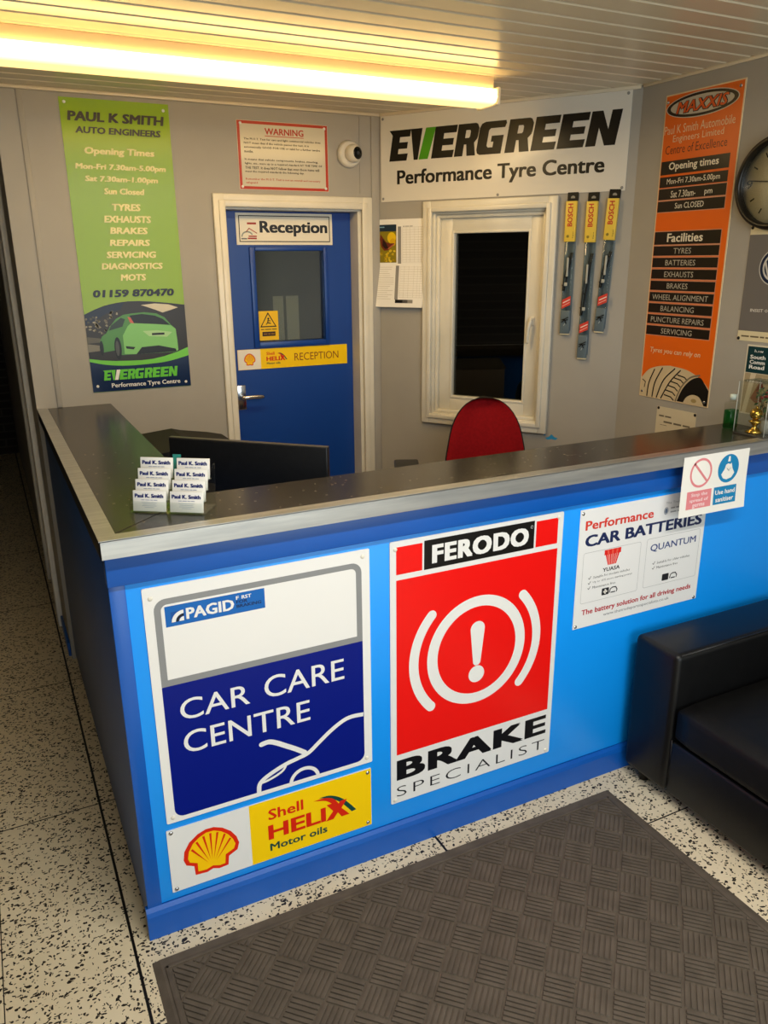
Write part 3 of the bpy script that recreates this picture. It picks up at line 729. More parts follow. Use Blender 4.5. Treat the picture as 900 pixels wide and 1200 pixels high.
# --- warning notice above the door
o = sign('warning_notice', 'cream warning notice with red border on back wall above the blue door', 'notice', (0.9441, D-0.0005, 2.1032), 0, 430, 283, pm('#cfc7b2', .16, 0, .4), t=0.002, r=2,
         screws=((18, 270), (414, 268), (14, 12), (415, 14)), screw_mat=WHT)
wr = pm('#b5331f', .3)
p = P('border', o, .002); p.b.frame(2, 2, 428, 281, 12, p.L(1), wr); p.done()
p = P('lettering', o, .002); p.b.text('WARNING', 128, 229, 312, 256, p.L(1), wr, 0.025); p.b.rect(128, 222, 312, 225, p.L(1), wr)
for i, (tx, x1) in enumerate((('The M.O.T. Test for cars and light commercial vehicles does', 394), ('NOT mean that if the vehicle passes the test, it is', 336), ('automatically GOOD FOR USE or valid for a further twelve', 391), ('months.', 71), ('', 0), ('It means that vehicle components, brakes, steering,', 379),
        ('lights, etc., were up to a required standard AT THE TIME OF', 399), ('THE TEST. It does NOT follow that even those items will', 384), ('meet the required standards the following day.', 309))):
    if tx: p.b.text(tx, 30, 202-i*16.6, x1, 213-i*16.6, p.L(1), bk, 0.022, res=1)
p.b.text('Remember the M.O.T. Test is not an overall and necessary', 30, 38, 388, 49, p.L(1), wr, 0.015, res=1); p.b.text('safeguard.', 31, 23, 87, 34, p.L(1), wr, 0.015, res=1); p.done()

# --- signs on the door leaf
yd = D+LY-0.0005
K_ = 1.024
o = sign('reception_sign', 'white reception sign with black border at top of the blue door', 'sign', (0.852+LX(0.9150), yd, LZ(1.8684)), 0, 481, 141, pm('#e9e2d0', .3), t=0.003, r=2)
p = P('border', o); p.b.frame(13, 13, 468, 130, 4, p.L(1), BLK); p.done()
p = P('lettering', o); p.b.text('Reception', 113, 38, 455, 106, p.L(1), pm('#22242a', .35), 0.035, res=4); p.done()
p = P('house_logo', o); p.b.rect(53, 90, 97, 99, p.L(1), pm('#a33a30', .35)); p.b.rect(53, 25, 97, 32, p.L(1), pm('#a33a30', .35))
p.b.stroke([(46, 56), (62, 73), (98, 52)], 4, p.L(1), pm('#a33a30', .35)); p.b.stroke(ell(52, 36, 26, 22, 10, 30, 175), 6, p.L(1), pm('#8b938f', .35)); p.b.stroke([(60, 38), (95, 38)], 6, p.L(1), pm('#a33a30', .35)); p.b.rect(22, 24, 50, 30, p.L(1), pm('#6d6f70', .35)); p.done()
o = sign('door_strip_sign', 'long yellow reception strip with small shell emblem across the blue door', 'sign', (0.852+LX(0.8850), yd, LZ(1.3047)), 0, 577, 97, YEL, t=0.002, r=1)
p = P('white_panel', o, .002); p.b.rect(1, 1, 115, 96, p.L(1), pm('#ece6d8', .3)); p.done()
p = P('shell_emblem', o, .002); pecten(p.b, lambda x, z: (31+(x-38)*0.362, 20+(z-30)*0.40), p.L(2), p.L(3), p.L(4)); p.done()
p = P('lettering', o, .002); helix_word(p.b, lambda x, z: (144+(x-283)*0.385, 8+z*0.42), 1, p.L(2), p.L(2)); p.b.text('RECEPTION', 290, 30, 528, 67, p.L(2), pm('#8a3a12', .35), -0.004, res=3); p.done()
o = sign('trip_hazard_sticker', 'small yellow triangle warning sticker on the door glass', 'sticker', (0.852+LX(1.0047), D+LY+0.0175, LZ(1.4360)), 0, 98, 139, pm('#f0c010', .35), t=0.001, r=1)
p = P('hazard_triangle', o, .001); p.b.poly([[(47, 134), (5, 63), (89, 63)], [(47, 124), (81, 68), (13, 68)][::-1]], p.L(1), BLK)
p.b.poly(ell(48, 103, 5, 5, 12), p.L(1), BLK); p.b.stroke([(46, 96), (44, 84), (58, 80)], 5, p.L(1), BLK); p.b.stroke([(46, 94), (58, 92)], 4, p.L(1), BLK); p.b.stroke([(44, 84), (36, 76)], 4, p.L(1), BLK); p.done()
p = P('caption', o, .001); print_line(p.b, 8, 49, 90, 56, p.L(1), pm('#4a3a10', .4)); p.b.rect(14, 20, 81, 41, p.L(1), pm('#3a1c0c', .4)); print_line(p.b, 20, 27, 76, 34, p.L(2), pm('#a07818', .35)); p.done()
# pale strips set behind the door glass to stand in for reflections
for i, (x0, x1, lab) in enumerate(((1.090, 1.142, 'left narrow pale strip standing for a reflection in the door glass'), (1.156, 1.219, 'right wider pale strip standing for a reflection in the door glass'))):
    xx0, xx1 = LX(x0)+0.852, LX(x1)+0.852
    o = MB().box(0, xx1-xx0, 0, 0.001, 0, LZ(1.637)-LZ(1.36), pm('#d9d5c4', .7)).build('reflection_strip', None, (xx0, D+LY+0.05, LZ(1.36))); tag(o, lab, 'reflection', 'reflection strips behind the door glass')

# --- white tyre-centre board on the slanting wall
o = sign('tyre_centre_board', 'large white tyre centre board with black letters above the window', 'sign', on_E(0.0157, 2.0639, 0.0005), EA, 1162, 376, pm('#ddd7ca', .16), t=0.004, r=2,
         screws=((12, 362), (1146, 364), (12, 14), (1148, 12), (600, 8)), screw_mat=GREYP)
p = P('wordmark', o, .004); wordmark(p.b, lambda x: x, 177, 132, p.L(1), pm('#191611', .35), pm('#4f9a1a', .3)); p.done()
p = P('lettering', o, .004); p.b.text('Performance Tyre Centre', 88, 56, 1070, 137, p.L(1), pm('#191611', .35), 0.028, res=4); p.done()

# --- calendar between door and window
cl = empty('wall_calendar', on_E(-0.0279+0.02, 1.5752, 0.001), EA)
b = MB(); b.box(0.0, 0.262, -0.002, 0, 0.20, 0.410, PAPER); b.build('upper_sheet', cl)
b = MB(); b.add([(0, -0.003, .2), (.262, -0.003, .2), (.258, -0.026, 0), (-.008, -0.026, 0), (0, -0.001, .2), (.262, -0.001, .2), (.258, -0.023, 0), (-.008, -0.023, 0)], [[3, 2, 1, 0], [4, 5, 6, 7], [0, 1, 5, 4], [2, 3, 7, 6], [1, 2, 6, 5], [3, 0, 4, 7]], PAPER)
lower = b.build('lower_sheet', cl)
b = MB(); b.rect(6, 210, 106, 386, .0024, pm('#8a7a18', .4)); b.rect(6, 355, 106, 386, .0027, pm('#1f3040', .4)); print_line(b, 10, 371, 40, 379, .0031, pm('#7fa8c0', .4))
for i in range(26):
    x = random.uniform(14, 98); z = random.uniform(216, 268); b.poly([(x+random.uniform(4, 9)*math.cos(q*PI/4), z+random.uniform(3, 8)*math.sin(q*PI/4)) for q in range(8)], .0027, pm(random.choice(('#d4b012', '#b8920c', '#8f7c14', '#e0c43a')), .4))
b.poly(ell(80, 325, 24, 26, 18), .0027, pm('#e8c11a', .4)); b.poly(ell(86, 305, 16, 18, 14), .0028, pm('#d9a812', .4))
b.poly([(50, 305), (18, 342), (14, 318), (22, 284), (38, 266), (60, 268), (92, 292), (96, 300), (70, 300)], .0031, pm('#6d2c18', .4)); b.poly([(50, 300), (30, 322), (28, 290), (44, 274), (62, 278)], .0034, pm('#2a130d', .4)); b.stroke([(62, 275), (92, 295)], 5, .0034, pm('#b8654a', .4))
b.build('butterfly_picture', cl)
b = MB(); gl_ = pm('#b7ad98', .5); gm = pm('#8f8b86', .5)
b.rect(114, 205, 132, 376, .0024, gm)
for i in range(15): b.rect(140, 212+i*11.4, 258, 212.8+i*11.4, .0024, gl_)
for x in (140, 160, 180, 205, 225, 240, 257): b.rect(x, 212, x+.8, 372, .0024, gl_)
print_line(b, 142, 374, 200, 379, .0024, gm); b.build('year_grid', cl)
b = MB()
b.rect(104, 36, 122, 196, 0, gm); b.rect(108, 20, 150, 36, 0, BLK); b.rect(150, 20, 178, 36, 0, pm('#55524d', .5)); b.rect(178, 20, 206, 36, 0, pm('#8f8b83', .5))
for i in range(14): b.rect(130, 46+i*11, 256, 46.8+i*11, 0, gl_)
for x in (130, 152, 176, 205, 225, 240, 255): b.rect(x, 46, x+.8, 194, 0, gl_)
for i in range(16): b.rect(6, 188-i*10, random.uniform(60, 96), 189.4-i*10, 0, gl_)
b.v = [(x, -0.0034-0.023*(0.2-z)/0.2+y_, z) for x, y_, z in b.v]
b.build('month_grid', cl)
tag(cl, 'two-page wall calendar with butterfly picture between blue door and window', 'calendar')

# --- three wiper blade packs
def wiper_pack(s, ztop, ln_, tilt, label):
    r = empty('wiper_blade_pack', on_E(s, ztop, 0.001), EA); r.rotation_euler = (0, tilt, EA)
    W_ = 0.047; D0 = 0.022
    card = pm('#5d6a70', .35)
    b = MB(); b.box(-W_/2, W_/2, -0.004, 0, -ln_+0.012, -0.034, card, 0.001); b.box(-W_/2+.002, W_/2-.002, -D0+.004, -0.004, -ln_, -ln_+0.10, card, 0.003)
    b.box(-W_/2+.003, W_/2-.003, -D0+.006, -0.002, -ln_-0.006, -ln_+0.004, pm('#cbbf9c', .5), 0.002); b.build('backing_card', r)
    b = MB(); b.prism(rr_m(rrect(-W_*500, -36, W_*500, 0, 3), [(-8, -18), (8, -18), (8, -24), (-8, -24)]), -0.004, 0, 'y', pm('#17150f', .4)); b.poly([(-9, -18), (-3, -14), (3, -14), (9, -18), (9, -24), (-9, -24)], 0.0045, pm('#8d8a80', .4)); b.build('hanging_tab', r)
    b = MB(); b.box(-W_/2, W_/2, -D0, -0.003, -0.20, -0.036, pm('#e3c24a', .4), 0.0015)
    b.text('BOSCH', -13, -138, 9, -46, D0+.0004, pm('#c0392b', .4), 0.03, rot=1); b.poly(ell(-8, -178, 6, 6, 16), D0+.0004, pm('#8a7a30', .4)); b.text('Super', 12, -186, 18, -158, D0+.0004, pm('#3a3a30', .4), 0.01, rot=1, res=1); b.build('brand_label', r)
    b = MB(); b.box(-W_/2+.003, W_/2-.003, -D0+.002, -0.004, -ln_+0.10, -0.20, ACRYL, 0.004); b.build('clear_blister', r)
    L0, L1 = -0.245, -ln_+0.185
    b = MB(); pts = [(0.016-0.030*t_, -0.010, L0+(L1-L0)*t_) for t_ in [i/12 for i in range(13)]]
    b.tube(pts, 0.0028, BLK, 8); b.tube([(x-0.006-0.006*math.sin(i/12*PI), y_-.003, z) for i, (x, y_, z) in enumerate(pts)], 0.0024, BLK, 8)
    for i in (2, 5, 8, 11): x, y_, z = pts[i]; b.tube([(x, y_, z), (x-.012, y_-.003, z+.012)], 0.0022, BLK, 6)
    x, y_, z = pts[3]; b.box(x-.016, x-.007, -.017, -.011, z-.06, z+.02, pm('#b9b6ac', .4), .002); b.box(x-.022, x-.008, -.017, -.011, L1+.02, L1+.035, pm('#b9b6ac', .4), .002); b.build('wiper_blade', r)
    b = MB(); b.poly([(-16, -ln_*1000+108), (22, -ln_*1000+126), (22, -ln_*1000+164), (-16, -ln_*1000+146)], D0+.0003, pm('#cf4335', .4)); b.stroke([(-10, -ln_*1000+134), (18, -ln_*1000+148)], 4, D0+.0006, pm('#efd9cf', .4)); b.stroke([(-12, -ln_*1000+120), (18, -ln_*1000+136)], 3, D0+.0006, pm('#e9a79b', .4)); b.build('red_flash', r)
    b = MB(); z = -ln_*1000
    b.stroke([(-12, z+60), (4, z+66), (16, z+72)], 4, D0+.0003, BLK); b.stroke([(-12, z+50), (0, z+62), (8, z+46)], 4, D0+.0003, BLK); b.stroke([(2, z+58), (14, z+62)], 4, D0+.0003, BLK); b.stroke([(-2, z+36), (2, z+44)], 2, D0+.0003, pm('#b9c3c6', .4)); b.build('printed_figure', r)
    tag(r, label, 'wiper blade', 'wiper blade packs hanging beside the window')
def rr_m(outer, hole): return [(x/1000, z/1000) for x, z in outer]
wiper_pack(0.9605, 2.067, 0.590, 0.0, 'wiper blade pack hanging closest to the window frame, left of three')
wiper_pack(1.0500, 2.063, 0.690, 0.006, 'longest wiper blade pack, hanging lowest in the middle of three')
wiper_pack(1.1385, 2.071, 0.580, 0.042, 'tilted wiper blade pack hanging farthest from the window, right of three')

# --- blue smear under the window
b = MB(); b.poly([(0, 6), (16, 12), (30, 26), (44, 14), (62, 10), (50, 0), (30, 3), (12, -2)], 0.0006, pm('#2a8ec4', .6)); b.poly([(-8, 20), (-3, 26), (2, 20), (-3, 16)], 0.0006, pm('#2a8ec4', .6))
o = b.build('blue_mark', None, on_E(0.895, 0.985, 0), EA); tag(o, 'small light blue smear on the grey wall below the window', 'mark')

# --- orange banner on the right wall
o = sign('tyre_banner', 'tall orange tyre banner with black bars and tyre picture on right wall', 'banner', on_R(0.1295, 1.2355, 0.0005), RA, 373, 1152, pm('#e2c9a0', .25), t=0.003, r=2,
         screws=((12, 1126), (352, 1130), (14, 22), (352, 20)), screw_mat=CHROME)
o.scale = (0.971, 1, 1.0035)
OR = pm('#e2640a', .36); tan = pm('#cbb893', .35)
p = P('orange_panel', o); p.b.rect(5, 5, 368, 1147, p.L(1), OR); p.done()
p = P('tyre_picture', o)
p.b.poly([(5, 5), (5, 78)]+spline([(5, 78), (41, 114), (93, 133), (150, 141), (169, 141), (247, 134), (311, 112), (350, 88), (368, 70)], 4)+[(368, 5)], p.L(2), tan)
tk = pm('#14110d', .35)
p.b.poly(spline([(212, 5), (236, 58), (275, 98), (318, 112), (345, 90), (368, 66)], 5)+[(368, 5)], p.L(3), tk)
p.b.poly(spline([(246, 5), (262, 28), (291, 41), (326, 35), (352, 5)], 5), p.L(4), tan)
p.b.stroke(spline([(205, 6), (228, 62), (268, 105), (315, 120)], 5), 7, p.L(3.5), pm('#7a6e58', .35))
for q in ([(45, 6), (50, 60), (75, 118)], [(75, 6), (84, 66), (118, 128)], [(100, 6), (130, 80), (185, 132)], [(125, 6), (165, 76), (215, 128)]): p.b.stroke(spline(q, 5), 6, p.L(3), tk)
for (x, z) in ((178, 20), (184, 40), (194, 60), (206, 78), (222, 94), (240, 107)): p.b.stroke([(x-36, z+2), (x, z-3), (x+16, z-14)], 5, p.L(3), tk)
p.b.stroke([(14, 70), (30, 62), (26, 40)], 4, p.L(3), tk); p.b.poly(ell(300, 18, 14, 8, 14), p.L(4.5), pm('#a08a5a', .35)); p.done()
p = P('black_bars', o); bb = pm('#1d120a', .3); ed_ = pm('#c98a6a', .35)
bars = [(868, 917), (822, 860), (777, 817), (732, 771), (610, 658)]
z = 604
for i in range(8): bars.append((z-36, z)); z -= 44.2
for z0, z1 in bars: p.b.rect(2+5, z0-3, 343, z1+3, p.L(1.5), ed_) if z1 < 860 else None; p.b.rect(7, z0, 340, z1, p.L(2), bb)
p.done()
p = P('oval_badge', o); p.b.poly(ell(180, 1100, 172, 43, 48), p.L(2), pm('#c9c0ae', .3)); p.b.poly(ell(180, 1100, 168, 40, 48), p.L(3), bb); p.b.poly(ell(180, 1100, 150, 31, 48), p.L(4), pm('#bfb6a2', .3))
p.b.text('MAXXIS', 58, 1076, 310, 1120, p.L(5), bb, 0.06, 0.25); p.b.text('MAXXIS', 60, 1079, 306, 1118, p.L(6), pm('#d8571a', .3), 0.02, 0.25); p.done()
p = P('company_lettering', o); ct_ = pm('#e8c9a0', .4)
p.b.text('Paul K Smith Automobile', 8, 1012, 345, 1042, p.L(2), ct_, -0.004, like='Paul'); p.b.text('Engineers Limited', 56, 975, 299, 1006, p.L(2), ct_, -0.004); p.b.text('Centre of Excellence', 22, 941, 320, 972, p.L(2), pm('#4a200c', .4), -0.004)
wb_ = pm('#e6ddc8', .4); p.done()
p = P('hours_lettering', o)
p.b.text('Opening times', 48, 876, 292, 911, p.L(3), wb_, 0.02); p.b.text('Mon-Fri 7.30am-5.00pm', 45, 827, 305, 853, p.L(3), wb_, 0.004); p.b.text('Sat 7.30am-', 72, 783, 196, 808, p.L(3), wb_, 0.004); p.b.text('pm', 240, 780, 277, 800, p.L(3), wb_, 0.004); p.b.text('Sun CLOSED', 99, 742, 242, 763, p.L(3), wb_, 0.004)
p.done(); p = P('facilities_lettering', o); p.b.text('Facilities', 75, 619, 256, 651, p.L(3), wb_, 0.02)
z = 604
for tx, x0, x1 in (('TYRES', 115, 205), ('BATTERIES', 78, 232), ('EXHAUSTS', 78, 228), ('BRAKES', 98, 206), ('WHEEL ALIGNMENT', 24, 314), ('BALANCING', 76, 250), ('PUNCTURE REPAIRS', 28, 306), ('SERVICING', 90, 252)): p.b.text(tx, x0, z-29, x1, z-8, p.L(3), pm('#b9b2a2', .4), -0.002); z -= 44.2
p.done(); p = P('slogan', o); p.b.text('Tyres you can rely on', 40, 182, 307, 208, p.L(2), ct_, 0.008, 0.15); p.done()

# --- clock on the right wall
ck = empty('wall_clock', on_R(0.672, 2.040, 0.0005), RA)
TR_ = Matrix.Rotation(PI/2, 4, 'X')
b = MB(); b.lathe([(0.153, 0), (0.155, 0.012), (0.150, 0.034), (0.138, 0.038), (0.132, 0.030), (0.132, 0.012)], pm('#1a1610', .3), 64, TR_, caps=False); b.build('rim', ck)
b = MB(); b.lathe([(0.134, 0), (0.134, 0.012)], pm('#d8cfb4', .4), 64, TR_); b.build('dial', ck)
b = MB()
for i in range(12):
    a_ = PI/2-2*PI*i/12; c_, s2 = math.cos(a_), math.sin(a_)
    if i in (0, 3, 6, 9): b.text({0: '12', 3: '3', 6: '6', 9: '9'}[i], 108*c_-12, 108*s2-14, 108*c_+12, 108*s2+14, 0.0125, BLK, -0.004)
    else: b.stroke([(112*c_, 112*s2), (94*c_, 94*s2)], 5, 0.0125, BLK, caps=False)
b.build('numerals', ck)
b = MB(); b.stroke([(16, -1), (-108, 12)], 4, 0.018, BLK, caps=False); b.build('minute_hand', ck)
b = MB(); b.stroke([(-6, -12), (38, 62)], 6, 0.016, BLK, caps=False); b.build('hour_hand', ck)
b = MB(); b.lathe([(0.133, 0.024), (0.133, 0.0262)], ACRYL, 48, TR_); b.build('glass_cover', ck)
tag(ck, 'round cream-faced clock with dark rim high on the right wall', 'clock')

# --- grey genuine-parts poster
o = sign('emblem_poster', 'grey poster with round navy emblem and cream edge strips below the clock', 'poster', on_R(0.585, 1.505, 0.0008), RA, 232, 400, pm('#6f6a66', .3), t=0.0012, r=1, screws=((7, 392), (5, 8)), screw_mat=BLK)
p = P('edge_strips', o, .0012); p.b.rect(0, 368, 232, 400, p.L(1), pm('#d9cda8', .4)); p.b.rect(0, 0, 232, 36, p.L(1), pm('#d9cda8', .4)); print_line(p.b, 16, 13, 216, 22, p.L(2), pm('#6d5f48', .4)); p.done()
p = P('round_emblem', o, .0012); sv = pm('#c7c4bd', .35); p.b.poly(ell(116, 258, 62, 62, 48), p.L(1), sv); p.b.poly(ell(116, 258, 58, 58, 48), p.L(2), pm('#17233f', .3)); p.b.poly([ell(116, 258, 47, 47, 48), ell(116, 258, 40, 40, 48)[::-1]], p.L(3), sv)
p.b.stroke([(97, 294), (116, 262), (135, 294)], 8, p.L(3), sv, caps=False); p.b.stroke([(78, 274), (98, 222), (116, 258), (134, 222), (154, 274)], 8, p.L(3), sv, caps=False); p.done()
p = P('lettering', o, .0012); p.b.text('INSIST ON', 40, 104, 128, 115, p.L(1), pm('#d8d4cc', .4), .02, res=1); p.done()

# --- dark green roadshow poster
o = sign('roadside_poster', 'small poster with dark green heading and photo below the grey poster', 'poster', on_R(0.633, 1.242, 0.0008), RA, 190, 252, pm('#d8cfb8', .35), t=0.0008, r=1)
p = P('green_heading', o, .0008); p.b.rect(5, 152, 188, 246, p.L(1), pm('#12363a', .35)); p.done()
p = P('photograph', o, .0008); p.b.rect(5, 5, 188, 150, p.L(1), pm('#a99878', .35)); p.b.poly([(10, 5), (30, 150), (52, 150), (28, 5)], p.L(2), pm('#cfc2a6', .35)); p.b.poly([(40, 60), (70, 120), (95, 70), (70, 40)], p.L(2), pm('#8a5a40', .35)); p.b.poly([(60, 90), (78, 130), (92, 100)], p.L(3), pm('#6a2f22', .35)); p.done()
p = P('lettering', o, .0008); p.b.text('h.ow', 34, 226, 70, 236, p.L(2), WHT, .01, res=1)
for i, tx in enumerate(('South', 'Comm', 'Road')): p.b.text(tx, 18, 202-i*18, 82, 216-i*18, p.L(2), WHT, .03)
p.done()
# --- small typed notice under the orange banner
o = sign('typed_notice', 'small cream typed notice pinned below the orange banner', 'notice', on_R(0.234, 1.058, 0.0008), RA, 206, 148, pm('#cfc3a6', .5), t=0.0006, r=1, screws=((8, 141), (199, 140)), screw_mat=BLK)
p = P('lettering', o, .0006); tg_ = pm('#6b614f', .5)
print_line(p.b, 14, 106, 80, 116, p.L(1), tg_); print_line(p.b, 42, 82, 180, 94, p.L(1), tg_); p.b.rect(24, 72, 60, 74, p.L(1), tg_)
for x0, x1, z in ((62, 90, 50), (120, 160, 52), (40, 150, 30), (40, 120, 15)): p.b.rect(x0, z, x1, z+3, p.L(1), tg_)
p.done()

# --- turret camera
cc_ = empty('security_camera', (1.478, D-0.0005, 2.270))
wp = pm('#d9d3c4', .35)
b = MB(); b.lathe([(0.058, 0), (0.060, 0.012), (0.055, 0.026), (0.046, 0.032), (0.040, 0.030)], wp, 40, TR_); b.build('mounting_base', cc_)
TB = Matrix.Translation((0.006, -0.040, 0.0)) @ Matrix.Rotation(math.radians(20), 4, 'Z') @ Matrix.Rotation(PI/2, 4, 'X')
b = MB(); b.lathe([(0.0, -0.040), (0.02, -0.035), (0.034, -0.02), (0.040, 0.0), (0.038, 0.016), (0.030, 0.028), (0.027, 0.031)], wp, 36, TB); b.build('eyeball', cc_)
b = MB(); b.lathe([(0.027, 0.029), (0.027, 0.0325), (0.020, 0.0335), (0.0, 0.034)], pm('#0b0b0d', .12), 32, TB); b.lathe([(0.009, 0.0342), (0.007, 0.036), (0, 0.0365)], pm('#2a2f38', .1), 20, TB); b.build('lens', cc_)
tag(cc_, 'white turret security camera on back wall between warning notice and corner', 'camera')

# ------------------------------------------------------------------ fluorescent lamps
def lamp(y0, x0, x1, label, dm, power, lcol):
    r = empty('ceiling_light', ((x0+x1)/2, y0+0.07, HC)); L = (x1-x0)/2
    w_ = pm('#dcc69c', .6)
    b = MB(); b.box(-L, L-0.02, -0.052, 0.052, -0.046, 0.0, w_, 0.003); b.build('batten', r)
    b = MB(); b.prism([(-0.064, -0.044), (-0.070, -0.070), (-0.062, -0.088), (-0.044, -0.094), (0.044, -0.094), (0.062, -0.088), (0.070, -0.070), (0.064, -0.044)], -L, L-0.012, 'x', dm); b.build('diffuser', r)
    tl_ = bpy.data.lights.new('lamp_tube_light', 'AREA'); tl_.shape = 'RECTANGLE'; tl_.size = 2*L-.06; tl_.size_y = 0.088; tl_.energy = power; tl_.color = lcol
    to = bpy.data.objects.new('lamp_tube_light', tl_); COL.objects.link(to); to.parent = r; to.location = (0, 0, -.0945)
    for sx in (-1, 1):
        b = MB(); x = sx*L; b.box(min(x, x-sx*.016), max(x, x-sx*.016), -0.074, 0.074, -0.098, -0.036, pm('#f0e4c4', .4), 0.006); b.build('end_cap', r)
    tag(r, label, 'light', 'fluorescent battens on the ceiling')
    return r
lamp(0.905, -0.12, 1.700, 'glowing fluorescent batten light on the ceiling in front of the back wall', DIFF, 13, (1.0, 0.72, 0.36))
lamp(-1.45, -0.12, 1.700, 'fluorescent batten light on the ceiling nearer the entrance', DIFF2, 40, (1.0, 0.96, 0.90))

# ------------------------------------------------------------------ rubber mat
mt_ = MB(); MX0, MX1, MY0, MY1 = -0.012, 1.575, -1.25, -0.095
def matz(y): return 0.0
mt_.prism([(0, 0), (MX1-MX0, 0), (MX1-MX0-.02, .006), (.02, .006)], MY0, MY1, 'y', RUBBER)
def clip(poly, x0, x1, y0, y1):
    for ax, v, sg in ((0, x0, 1), (0, x1, -1), (1, y0, 1), (1, y1, -1)):
        o_ = []
        for i in range(len(poly)):
            a_, b_ = poly[i-1], poly[i]; da, db = sg*(a_[ax]-v), sg*(b_[ax]-v)
            if (da >= 0) != (db >= 0): t_ = da/(da-db); o_.append((a_[0]+(b_[0]-a_[0])*t_, a_[1]+(b_[1]-a_[1])*t_))
            if db >= 0: o_.append(b_)
        poly = o_
        if len(poly) < 3: return []
    return poly
BS = 0.0865; NR = 6; q2 = math.sqrt(.5)
for i in range(-4, 26):
    for k in range(-26, 26):
        for r_ in range(NR):
            a0, a1 = (r_+.12)/NR*BS, (r_+.80)/NR*BS
            if (i+k) % 2: loc_ = [(a0, .05*BS), (a1, .05*BS), (a1, .96*BS), (a0, .96*BS)]
            else: loc_ = [(.05*BS, a0), (.96*BS, a0), (.96*BS, a1), (.05*BS, a1)]
            pts = [((i*BS+u)*q2-(k*BS+v)*q2, (i*BS+u)*q2+(k*BS+v)*q2-1.25-0.02) for u, v in loc_]
            pl = clip(pts, .045, MX1-MX0-.045, MY0+.045, MY1-.045)
            if len(pl) < 3: continue
            cx = sum(p_[0] for p_ in pl)/len(pl); cy = sum(p_[1] for p_ in pl)/len(pl)
            n_ = len(pl); vs = [(x, y_, .0058) for x, y_ in pl]+[(x+(cx-x)*.06, y_+(cy-y_)*.06, .0102) for x, y_ in pl]
            mt_.add(vs, [[n_+j for j in range(n_)]]+[[j, (j+1) % n_, n_+(j+1) % n_, n_+j] for j in range(n_)], RUBBER)
for (x0, x1, y0, y1) in ((.03, MX1-MX0-.03, MY1-.038, MY1-.028), (MX1-MX0-.038, MX1-MX0-.028, MY0+.03, MY1-.03), (.028, .038, MY0+.03, MY1-.03)):
    mt_.box(x0, x1, y0, y1, .005, .0085, RUBBER, .001)
o = mt_.build('door_mat', None, (MX0, 0, 0.0005)); tag(o, 'dark ribbed rubber mat with basket-weave pattern on the terrazzo floor', 'mat')

# ------------------------------------------------------------------ black sofa
sf = empty('sofa', (1.69, -0.035, 0))
AH = 0.565; AW = 0.195; SD = 0.86; LN = 1.55
def soft(name, x0, x1, y0, y1, z0, z1, r, mat, puff=0.0, seg=4):
    b = bmesh.new(); bmesh.ops.create_cube(b, size=1)
    bmesh.ops.subdivide_edges(b, edges=b.edges[:], cuts=7, use_grid_fill=True)
    for v in b.verts:
        u, w_, t_ = v.co.x*2, v.co.y*2, v.co.z*2
        bul = puff*(1-u*u)*(1-w_*w_)
        x = x0+(u+1)/2*(x1-x0); y_ = y0+(w_+1)/2*(y1-y0); z = z0+(t_+1)/2*(z1-z0)+(bul*max(t_, 0))
        # rounded edges
        cx = min(max(x, x0+r), x1-r); cy = min(max(y_, y0+r), y1-r); cz = min(max(z, z0+r), max(z1-r, z0+r))
        d = Vector((x-cx, y_-cy, z-cz))
        if d.length > 1e-9 and (abs(u) > .99 or abs(w_) > .99 or abs(t_) > .99):
            m_ = max(abs(d.x), abs(d.y), abs(d.z)); v.co = Vector((cx, cy, cz))+d.normalized()*min(d.length, r) if d.length > r else Vector((x, y_, z))
        else: v.co = Vector((x, y_, z))
    mb = MB(); mb.bm(b, mat, True); return mb
def rb(x0, x1, y0, y1, z0, z1, r, mat, seg=4): return MB().box(x0, x1, y0, y1, z0, z1, mat, r, seg)
rb(0, SD, -AW, 0, .045, AH, .022, LEATHER).build('arm', sf)
rb(0, SD, -LN, -LN+AW, .045, AH, .022, LEATHER).build('arm', sf)
rb(.012, SD-.02, -LN+AW-.002, -AW+.002, .045, .245, .012, LEATHER).build('base', sf)
rb(SD-.15, SD, -LN+AW-.01, -AW+.01, .045, .575, .03, LEATHER).build('backrest', sf)
for i in range(2):
    y0 = -AW-.004-i*(LN-2*AW)/2; y1 = y0-(LN-2*AW)/2+.006
    b = soft('c', 0.004, SD-.145, y1, y0, .25, .385, .03, CUSHM, .014); b.build('seat_cushion', sf)
b = MB()
b.tube([(.018, -AW-.001, .05), (.014, -AW-.002, .25)], .003, LEATHER, 6); b.tube([(.020, -AW+.006, AH-.006), (SD-.2, -AW+.006, AH-.006)], .0035, LEATHER, 6)
b.build('piping', sf)
for x in (.05, SD-.07):
    for y_ in (-.06, -LN+.06):
        b = MB(); b.lathe([(.018, 0), (.022, .047)], BLK, 16, Matrix.Translation((x, y_, 0))); b.build('foot', sf)
tag(sf, 'low black leather sofa on terrazzo floor in front of counter', 'sofa')

